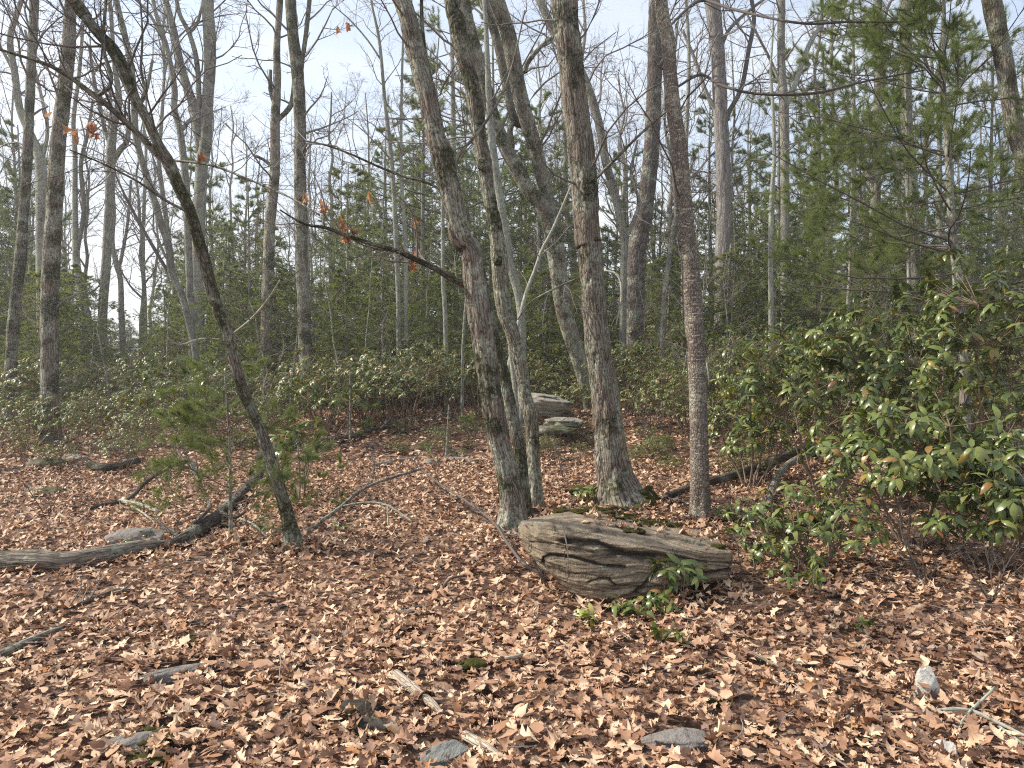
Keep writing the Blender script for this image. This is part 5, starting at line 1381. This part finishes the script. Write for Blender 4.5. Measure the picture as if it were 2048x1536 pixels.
rhodo('laurel sprig with small leaves below the boulder front', ong(1312, 1225), .13, .30, 11, .075, 90, zlow=.3, nst=4, name='laurel_seedling', r0=.003)
rhodo('laurel sprig left of the small leaved one in front of the boulder', ong(1262, 1240), .14, .26, 9, .08, 60, zlow=.3, nst=3, name='laurel_seedling', r0=.003)
rhodo('lowest laurel sprig in the leaves below the boulder', ong(1340, 1285), .10, .24, 7, .075, 60, zlow=.3, nst=3, name='laurel_seedling', r0=.003)
yb = []
for t_ in RH_T[:2]:
    bb = Buf(); bb.add(*t_); me = bb.mesh('yellow_leaf'); me.materials.append(YELLOWL); yb.append(me)
rhodo('yellow green laurel sprig left of the others below the boulder', ong(1183, 1245), .10, .14, 3, .09, 60, zlow=.4, nst=2, name='laurel_seedling', r0=.003, mat=yb)
rhodo('little laurel sprig right of the upright brown leaf', ong(1735, 1268), .07, .16, 5, .05, 60, zlow=.3, nst=3, name='laurel_seedling', r0=.003)
rhodo('laurel sprig right of the speckled trunk foot', ong(1450, 1045), .20, .35, 9, .075, 80, zlow=.3, nst=4, name='laurel_seedling', r0=.004)
rhodo('laurel sprig at the right end of the boulder', ong(1500, 1150), .45, .42, 16, .08, 100, zlow=.25, nst=4, name='laurel_seedling', r0=.005)
rhodo('laurel sprig in the leaves between the boulder and the low rhododendron', ong(1600, 1195), .28, .45, 14, .07, 100, zlow=.2, nst=4, name='laurel_seedling', r0=.004)
rhodo('pale laurel seedlings behind the weathered log', ong(265, 1088), .14, .3, 7, .055, 50, zlow=.3, nst=3, name='laurel_seedling', r0=.003)
rhodo('laurel seedling between the arching branch and the clump', ong(688, 1062), .10, .3, 7, .045, 50, zlow=.2, nst=3, name='laurel_seedling', r0=.003)
rhodo('laurel seedling right of the pine sapling foot', ong(555, 1070), .12, .3, 7, .05, 50, zlow=.2, nst=3, name='laurel_seedling', r0=.003)

# ------------------------------------------------------------------ conifers
def tufts(buf, tips, dirs, n, L, Wd, spread=.8):
    m = len(tips)
    D = dirs[:, None] + rng.normal(size=(m, n, 3)) * spread * .6
    D = unit(D)
    Pp = tips[:, None] - dirs[:, None] * rng.uniform(0, .9, (m, n, 1)) * L
    slivers(buf, Pp.reshape(-1, 3), D.reshape(-1, 3), L * rng.uniform(.7, 1.15, m * n), Wd)

def along(C, K, t0=.2):
    M, m = C.shape[:2]
    t = rng.random((M, K)) * (1 - t0) + t0; f = t * (m - 1); i = np.minimum(f.astype(int), m - 2); w = (f - i)[..., None]
    ar = np.arange(M)[:, None]
    return (C[ar, i] * (1 - w) + C[ar, i + 1] * w).reshape(-1, 3), unit(C[ar, i + 1] - C[ar, i]).reshape(-1, 3)

def conifer_mesh(H, nb, bl, kind):
    """trunk, branches, needles meshes round the origin"""
    z = np.linspace(.04, .985, nb) * H + rng.normal(size=nb) * .1
    az = np.arange(nb) * 2.4 + rng.random(nb) * .6
    t = z / H
    if kind == 'hemlock': ln = bl * np.clip((1 - t) ** .5, .10, 1) * np.clip(.75 + t * 3, 0, 1) * rng.uniform(.65, 1.15, nb); dip = -.12
    else: ln = bl * np.clip((1.05 - t) ** .55, .1, 1) * rng.uniform(.5, 1.2, nb); dip = .16
    d = np.stack([np.cos(az), np.sin(az), np.full(nb, dip + .1) + rng.normal(size=nb) * .1], 1); d = unit(d)
    n = 7; C = np.zeros((nb, n, 3)); C[:, 0] = np.stack([0 * z, 0 * z, z], 1)
    for k in range(1, n):
        d = unit(d + rng.normal(size=d.shape) * .09 + np.array([0, 0, -.05 if kind == 'hemlock' else .03]))
        C[:, k] = C[:, k - 1] + d * (ln / (n - 1))[:, None]
    R = (.006 + .010 * ln)[:, None] * np.linspace(1, .3, n)[None]
    tb = Buf(); P = np.stack([np.sin(np.linspace(0, 3, 12)) * .08, np.cos(np.linspace(0, 4, 12)) * .06, np.linspace(-.2, H, 12)], 1)
    tube(tb, P, np.linspace(.011 * H, .02, 12), 10, 1, .06)
    bb_ = Buf(); tubes(bb_, C, R, 4)
    fb = Buf()
    if kind == 'hemlock':
        C2, R2 = spawn(C, R, 14, .10, 1.0, .40, 1.0, 4, -.06, .12, .5, rmin=.002, tip=.5)
        tubes(bb_, C2, R2, 3)
        p, dd = along(C2, 34, .05)
        q = unit(dd + rng.normal(size=dd.shape) * np.array([.8, .8, .4]))
        slivers(fb, p, q, rng.uniform(.05, .12, len(p)), .017)
        p, dd = along(C, 36, .2)
        slivers(fb, p, unit(dd + rng.normal(size=dd.shape) * np.array([.8, .8, .3])), .10, .017)
    else:
        C2, R2 = spawn(C, R, 9, .35, 1.0, .34, .8, 4, .10, .14, .5, rmin=.003, tip=.5)
        tubes(bb_, C2, R2, 3)
        p, dd = along(C2, 6, .25)
        tufts(fb, np.vstack([p, C2[:, -1]]), np.vstack([dd, unit(C2[:, -1] - C2[:, -2])]), 20, .13, .0085, 1.25)
    ms = []
    for bu, nm, mt in ((tb, 'trunk', GREY), (bb_, 'branches', TWIGD), (fb, 'needles', HEML)):
        me = bu.mesh(nm); me.materials.append(mt); ms.append(me)
    return ms, H
hem = [conifer_mesh(8, 80, 2.3, 'hemlock'), conifer_mesh(10, 95, 2.4, 'hemlock'), conifer_mesh(6, 64, 2.1, 'hemlock'), conifer_mesh(5, 60, 1.9, 'hemlock')]
wp = [conifer_mesh(13, 62, 3.2, 'pine'), conifer_mesh(11, 60, 2.8, 'pine'), conifer_mesh(9, 60, 2.6, 'pine')]

def add_conifer(px, ytop, d, v, label, group=None, name='hemlock_tree', wide=1.0):
    g = gpt(px, d)
    top = at(px, ytop, d)[2]; H = max(1.2, top - g[2])
    s = H / v[1]
    th = thing(name, label, 'tree', g, group)
    th.rotation_euler = (0, 0, rng.random() * 6.28); th.scale = (s * wide, s * wide, s)
    link('trunk', v[0][0], th); link('branches', v[0][1], th, kind='stuff'); link('needles', v[0][2], th, kind='stuff')
    return th
# tops of the dark evergreen understorey across the picture
TX = [-100, 0, 90, 180, 235, 300, 360, 430, 500, 560, 640, 700, 780, 900, 1050, 1200, 1300, 1400, 1500, 1600, 1750, 1900, 2048, 2150]
TY = [300, 330, 430, 500, 640, 560, 480, 380, 400, 430, 440, 330, 260, 230, 270, 360, 380, 360, 390, 360, 380, 360, 330, 330]
pxs = np.linspace(-120, 2170, 124)
for k, px in enumerate(pxs):
    px = px + rng.normal() * 18; d = [22, 30, 40, 26, 48, 34][k % 6] + rng.normal() * 1.5
    if 205 < px < 270: d = 55
    top = np.interp(px, TX, TY) + abs(rng.normal()) * 75
    if d < 28: top = max(top, 520) + 20 * rng.random()
    if px > 1250 and d < 28: top -= 40
    H = at(px, top, d)[2]
    v = hem[3] if H < 5.5 else hem[2] if H < 7 else hem[0] if H < 9 else hem[1]
    add_conifer(px, top, d, v, 'dark green hemlock %s behind the thicket, %s' % ('close' if d < 28 else 'midway' if d < 38 else 'far', whereabouts(px)), 'hemlocks in the background', wide=1.25 if H < 7 else 1.05)
for px, top, d, v, lab in [(850, 120, 29, 1, 'pine with feathery boughs just left of the leaning clump, behind the twin poles'), (700, 330, 27, 2, 'low broad pine under the open sky left of the twin poles'),
                           (1080, 200, 29, 1, 'pine behind the fork of the lichened leaning tree'), (1420, 180, 31, 1, 'pine rising behind the pale shaggy trunk'), (1700, -60, 28, 0, 'tall pine between the two veiled trunks on the right'), (1560, 120, 28, 1, 'tall pine just behind the straight forked trunk'), (1880, -40, 24, 0, 'tallest pine in the right background'), (500, 360, 33, 2, 'pine between the tight group and the upright trunks'),
                           (905, -160, 31, 0, 'tall dark white pine behind the leaning clump of trunks'),
                           (775, 250, 33, 1, 'broad pine left of the leaning clump, in front of the open sky'),
                           (985, 30, 37, 1, 'tall pine glimpsed between the leaning clump and the thickest trunk'),
                           (1640, 90, 30, 1, 'sparse pine behind the straight grey forked trunk'),
                           (1500, 260, 34, 2, 'pine between the shaggy trunk and the forked grey trunk'),
                           (400, 300, 38, 2, 'hazy pine behind the tight group of grey trunks'),
                           (40, 250, 34, 2, 'hazy pine at the far left edge behind the leftmost trunks'),
                           (1250, 300, 36, 2, 'yellowish pine behind the dark rough trunk right of the middle'),
                           (1790, 120, 27, 1, 'pine behind the needle veiled trunks on the right'),
                           (1980, 60, 26, 0, 'pine in the right background behind the pine stem')]:
    add_conifer(px, top, d, wp[v], lab, name='pine_tree')

# --- the near white pine on the right
def near_pine(label, trunk_pts, d, whorl, name='pine_tree', cat='tree', bl=(1.0, 2.2), tuftn=16, needle=.115, nw=.0026, ext=2.5, K=7, side=None, r=None, t0=.1, extra=(), d_top=None, dens=3, low=None):
    P, R = poly3(trunk_pts, d, d_top)
    gz = float(ground_z(P[0, 0], P[0, 1])); base = np.array([P[0, 0], P[0, 1], gz])
    P = np.vstack([base - [0, 0, .15], P]); R = np.concatenate([[R[0] * 1.1], R])
    if ext: P = np.vstack([P, P[-1] + unit(P[-1] - P[-2]) * ext]); R = np.concatenate([R, [R[-1] * .4]])
    th = thing(name, label, cat, base)
    b = Buf(); tube(b, P, R, 16, 3, .05, .1, 0, .08); b.build('trunk', GREY, th, base)
    c_, r_ = chainify(P, R, 30)
    nb = whorl
    t = np.sort(rng.uniform(t0, .99, nb)); f = t * 29; i = np.minimum(f.astype(int), 28); w = (f - i)[:, None]
    S = c_[0][i] * (1 - w) + c_[0][i + 1] * w
    az = np.arange(nb) * 2.1 + rng.normal(size=nb) * .4
    if side is not None:
        m = rng.random(nb) < .5; az = np.where(m, side + rng.normal(size=nb) * .5, az)
    dv = unit(np.stack([np.cos(az), np.sin(az), rng.uniform(-.05, .35, nb)], 1))
    ln = (bl[0] + (bl[1] - bl[0]) * rng.random(nb)) * np.clip(1.25 - t * .75, .25, 1)
    n = 8; C = np.zeros((nb, n, 3)); C[:, 0] = S
    for k in range(1, n):
        dv = unit(dv + rng.normal(size=dv.shape) * .08 + np.array([0, 0, .02]))
        C[:, k] = C[:, k - 1] + dv * (ln / (n - 1))[:, None]
    rb = np.interp(t, [0, 1], [R[1], R[-1]]) * .35
    Rb = np.maximum(rb, .002)[:, None] * np.linspace(1, .35, n)[None]
    for k in range(nb):
        if k < 24: bb_ = Buf(); tubes(bb_, C[k:k + 1], Rb[k:k + 1], 6); bb_.build('branch', TWIGD, th, base)
    tw = Buf()
    if nb > 24: tubes(tw, C[24:], Rb[24:], 5)
    C2, R2 = spawn(C, Rb, K, .2, 1.0, .38, .75, 5, .02, .1, .5, rmin=.0014, tip=.5)
    tubes(tw, C2, R2, 3)
    C3, R3 = spawn(C2, R2, 3, .3, 1.0, .5, .6, 4, .02, .1, .7, rmin=.0012, tip=.6)
    tubes(tw, C3, R3, 3)
    tw.build('twigs', TWIGD, th, base, kind='stuff')
    fb = Buf()
    p, dd = along(C3, dens, .35)
    tips = np.vstack([p, C3[:, -1], C2[:, -1]]); dr = np.vstack([dd, unit(C3[:, -1] - C3[:, -2]), unit(C2[:, -1] - C2[:, -2])])
    keep = fbm(tips * .9, 2, 77) > .40
    tufts(fb, tips[keep], dr[keep], tuftn, needle, nw, .75)
    fb.build('needles', PINEN, th, base, kind='stuff')
    return th
near_pine('slender white pine with long soft needles whose stem stands on the right', [(1930, 800, 20), (1924, 701, 19), (1917, 610, 18), (1913, 536, 17), (1906, 475, 16), (1899, 365, 13), (1893, 256, 11), (1886, 146, 9), (1888, 37, 7), (1886, -80, 5)], 9.6, 58, bl=(1.4, 2.9), K=10, side=math.pi * 1.08, tuftn=22, dens=5, t0=.2)
near_pine('younger white pine with feathery yellow green boughs behind the right rhododendrons', [(1700, 800, 9), (1696, 640, 8), (1700, 540, 7), (1702, 440, 5), (1705, 330, 3)], 11.5, 48, bl=(1.0, 2.1), K=8, tuftn=20, dens=4, ext=.6, t0=.25)
near_pine('feathery young pine between the needle veiled trunks and the pine stem', [(1820, 760, 9), (1818, 560, 8), (1815, 380, 7), (1812, 200, 5), (1810, 60, 3)], 13.0, 56, bl=(1.0, 2.3), K=8, tuftn=18, dens=4, ext=1.2, t0=.25, nw=.004)
near_pine('small wispy white pine sapling in the left clearing', [(462, 1096, 9), (461, 1000, 7), (460, 900, 5), (455, 820, 4), (450, 760, 3)], 6.75, 26, name='pine_sapling', cat='sapling', bl=(.65, 1.0), K=6, tuftn=15, needle=.09, nw=.0020, ext=.08, t0=.15, dens=3)
near_pine('little pine sapling half behind the leaning mossy trunk', [(598, 1010, 5), (600, 960, 4), (596, 900, 3)], 8.6, 12, name='pine_sapling', cat='sapling', bl=(.35, .7), K=5, tuftn=20, needle=.085, nw=.0024, ext=.05, t0=.1, dens=3)
near_pine('tiny bright pine sapling left of the small stump', [(893, 905, 4), (895, 860, 3), (897, 815, 2)], 11.5, 12, name='pine_sapling', cat='sapling', bl=(.3, .6), K=4, tuftn=12, needle=.08, nw=.003, ext=.05, t0=.15, dens=2)
near_pine('small pine sapling at the laurel edge left of the clearing log', [(700, 850, 4), (700, 800, 3), (700, 750, 2)], 13.5, 14, name='pine_sapling', cat='sapling', bl=(.4, .8), K=4, tuftn=12, needle=.09, nw=.004, ext=.1, t0=.15, dens=2)

# ------------------------------------------------------------------ far leafless trees
def bare_mesh(H, k):
    n = 14; z = np.linspace(0, H, n); a = rng.uniform(-.05, .05, 2)
    P = np.stack([np.cumsum(rng.normal(size=n) * .10) + z * a[0], np.cumsum(rng.normal(size=n) * .10) + z * a[1], z - .2], 1)
    P -= np.array([P[0, 0], P[0, 1], 0])
    r0 = rng.uniform(.09, .16); R = r0 * np.linspace(1, .25, n)
    tb = Buf(); tube(tb, P, R, 10, k, .08, .1, 0, .3)
    c_, r_ = chainify(P, R, 20)
    lb = Buf(); A, Ra = spawn(c_, r_, 9, .28, .95, 3.6, .65, 9, .06, .16, .6, ratio=False, tip=.3, rmin=.01)
    tubes(lb, A, Ra, 6)
    tw = Buf()
    B_, Rb = spawn(A, Ra, 6, .2, 1, .45, .75, 6, .03, .2, .5, rmin=.005); tubes(tw, B_, Rb, 4)
    B2, Rb2 = spawn(c_, r_, 16, .3, 1, 1.4, .9, 6, .03, .2, .3, ratio=False, rmin=.005, rmax=.02); tubes(tw, B2, Rb2, 4)
    B_ = np.concatenate([B_, B2]); Rb = np.concatenate([Rb, Rb2])
    Cc, Rc = spawn(B_, Rb, 7, .15, 1, .5, .8, 5, .02, .22, .6, rmin=.0035); tubes(tw, Cc, Rc, 3)
    Dd, Rd = spawn(Cc, Rc, 3, .2, 1, .55, .7, 4, .0, .22, .7, rmin=.003); tubes(tw, Dd, Rd, 3)
    ms = []
    for bu, nm, mt in ((tb, 'trunk', GREY), (lb, 'limbs', GREY), (tw, 'twigs', TWIG)):
        me = bu.mesh(nm); me.materials.append(mt); ms.append(me)
    return ms
bares = [bare_mesh(rng.uniform(12, 16), k) for k in range(7)]
nb = 0
for k in range(120):
    px = -150 + 2350 * ((k * .618034) % 1) + rng.normal() * 10
    d = 27 + 34 * rng.random() ** .8
    if 640 < px < 800 and rng.random() < .5: continue
    if 225 < px < 275: continue
    p = gpt(px, d)
    th = thing('bare_tree', 'slender leafless tree %s back in the wood, %s' % ('midway' if d < 40 else 'far', whereabouts(px)), 'tree', p, 'far leafless trees')
    th.rotation_euler = (0, 0, rng.random() * 6.28); s = rng.uniform(.75, 1.25); th.scale = (s, s, s)
    ms = bares[k % 7]
    link('trunk', ms[0], th); link('limbs', ms[1], th, kind='stuff'); link('twigs', ms[2], th, kind='stuff')

# ------------------------------------------------------------------ leafless undergrowth
def bare_shrub(label, base, H, n, seed=0, name='bare_shrub', spread=.5, r0=.006, L=.5, k2=4):
    az = rng.random(n) * 6.28; m = 8
    d = unit(np.stack([np.cos(az) * spread, np.sin(az) * spread, np.ones(n)], 1)); C = np.zeros((n, m, 3)); C[:, 0] = np.array([0, 0, -.03])
    for k in range(1, m):
        d = unit(d + rng.normal(size=d.shape) * .13 + np.array([0, 0, .05])); C[:, k] = C[:, k - 1] + d * (H / (m - 1)) * rng.uniform(.8, 1.1)
    R = np.full((n, 1), r0) * np.linspace(1, .3, m)[None]
    th = thing(name, label, 'shrub', base)
    for k in range(n): b = Buf(); tubes(b, C[k:k + 1], R[k:k + 1], 6); b.build('stem', TWIGD, th)
    tw = Buf(); A, Ra = spawn(C, R, 6, .2, 1, .5, .8, 5, .03, .2, .55, rmin=.0014); tubes(tw, A, Ra, 4)
    B_, Rb = spawn(A, Ra, k2, .2, 1, .5, .8, 4, .0, .2, .6, rmin=.0012); tubes(tw, B_, Rb, 3)
    tw.build('twigs', TWIGD, th, kind='stuff')
for lab, px, py, H, n in [('crooked dark leafless sapling in front of the left laurel', 90, 1028, 1.0, 2), ('small leafless bush left of the clearing middle', 605, 985, .7, 3),
                          ('tiny leafless stem left of the boulder', 1100, 1180, .3, 3), ('leafless twiggy bush right of the boulder', 1560, 1120, .6, 5), ('leafless twiggy stems under the right rhododendrons', 1850, 1170, .55, 6),
                          ('thin leafless stems beside the thickest trunk', 1130, 960, .7, 3), ('thin leafless bush at the back of the clearing', 950, 880, .9, 5), ('tall thin leafless stems in front of the centre thicket', 850, 900, 1.3, 4),
                          ('leafless stems left of the speckled trunk', 1300, 905, 1.2, 5), ('thin leafless stems by the little clearing stump', 745, 955, .6, 3), ('leafless stems in front of the long right log', 1480, 1045, .8, 3),
                          ('leafless whip standing right of the mossy left log', 330, 985, .8, 3), ('leafless bush at the right edge of the foreground', 1980, 1200, .5, 5), ('leafless twigs rising behind the pine sapling', 400, 960, 1.1, 4)]:
    bare_shrub(lab, ong(px, py), H, n)
n = 0
for k in range(60):
    px = rng.uniform(-50, 2100); d = rng.uniform(12, 28)
    p = gpt(px, d)
    if to_px(p)[1] > np.interp(px, EDGE_X, EDGE_Y): continue
    th = None
    if k < 5:
        pass
    n += 1
# tall thin understorey saplings, copies of four kinds
def sap_mesh(H, k):
    m = 12; z = np.linspace(0, H, m)
    P = np.stack([np.cumsum(rng.normal(size=m) * .06), np.cumsum(rng.normal(size=m) * .06), z - .1], 1); P -= np.array([P[0, 0], P[0, 1], 0])
    R = rng.uniform(.012, .022) * np.linspace(1, .2, m)
    b = Buf(); tube(b, P, R, 7, k, .05); c_, r_ = chainify(P, R, 16)
    t = Buf(); A, Ra = spawn(c_, r_, 22, .12, 1, 1.1, .9, 6, .05, .18, .45, ratio=False, rmin=.003); tubes(t, A, Ra, 4)
    B_, Rb = spawn(A, Ra, 5, .2, 1, .45, .8, 4, .02, .2, .6, rmin=.0022); tubes(t, B_, Rb, 3)
    Cc, Rc = spawn(B_, Rb, 3, .2, 1, .5, .8, 4, .02, .2, .7, rmin=.002); tubes(t, Cc, Rc, 3)
    me = b.mesh('stem'); me.materials.append(GREY); mt = t.mesh('twigs'); mt.materials.append(TWIG); return me, mt
saps = [sap_mesh(h, k) for k, h in enumerate((4.5, 5.5, 3.5, 6.5))]
for k in range(56):
    px = -60 + 2170 * ((k * .618034 + .37) % 1); d = rng.uniform(13.5, 30)
    th = thing('bare_sapling', 'thin twiggy leafless sapling in the %s thicket, %s' % ('front' if d < 19 else 'back', whereabouts(-60 + 2170 * ((k * .618034 + .37) % 1))), 'sapling', gpt(px, d), 'leafless saplings in the thicket')
    th.rotation_euler = (rng.normal() * .05, rng.normal() * .05, rng.random() * 6.28); s = rng.uniform(.7, 1.15); th.scale = (s, s, s)
    link('stem', saps[k % 4][0], th); link('twigs', saps[k % 4][1], th, kind='stuff')
if 0:
    tot = {}
    for o in SC.objects:
        if o.type == 'MESH': tot[o.data.name] = sum(1 if p.loop_total == 3 else 2 for p in o.data.polygons)
    print('TRIS', sum(tot.values()), sorted(tot.items(), key=lambda q: -q[1])[:14])

# ------------------------------------------------------------------ leaves drifted against trunks, logs and stones
b = Buf()
spots = []
for o in SC.objects:
    if o.parent is None and o.get('category') in ('tree', 'sapling', 'rock', 'stone', 'boulder', 'stump', 'wood') and 2 < o.location.y < 13.5:
        c = o.get('category')
        r0 = {'tree': .16, 'sapling': .04, 'rock': .2, 'stone': .085, 'stump': .1, 'boulder': .0, 'wood': .1}[c]
        if o.get('label', '').startswith('thickest'): r0 = .36
        if c in ('rock', 'stone'): r0 = max(o.dimensions.x, o.dimensions.y) * .42
        if r0: spots.append((o.location.x, o.location.y, r0, 110 if c == 'tree' else 36))
for xx in np.linspace(.40, 1.5, 11): spots.append((xx, 5.06 + .12 * abs(xx - .7), .04, 9))
for x0, y0, r0, n in spots:
    a = rng.random(n) * 6.28; q = r0 + np.abs(rng.normal(size=n)) * .07
    x = x0 + np.cos(a) * q; y = y0 + np.sin(a) * q
    z = ground_z(x, y) + .02 + rng.random(n) * .07 * np.exp(-(q - r0) / .1)
    D = np.stack([np.cos(a) + rng.normal(size=n) * .8, np.sin(a) + rng.normal(size=n) * .8, rng.normal(size=n) * .35], 1)
    Nn = np.stack([np.cos(a) * .4 + rng.normal(size=n) * .3, np.sin(a) * .4 + rng.normal(size=n) * .3, np.ones(n)], 1)
    tp_ = oak_near if y0 < 5 else oak_mid
    k = rng.integers(0, len(tp_), n)
    for i_, t_ in enumerate(tp_):
        m = k == i_; place(b, t_, np.stack([x, y, z], 1)[m], D[m], Nn[m], rng.uniform(.045, .105, m.sum()))
o = b.build('leaf_drifts', LITTER, kind='stuff'); o['label'] = 'fallen leaves drifted against trunks, rocks and logs'
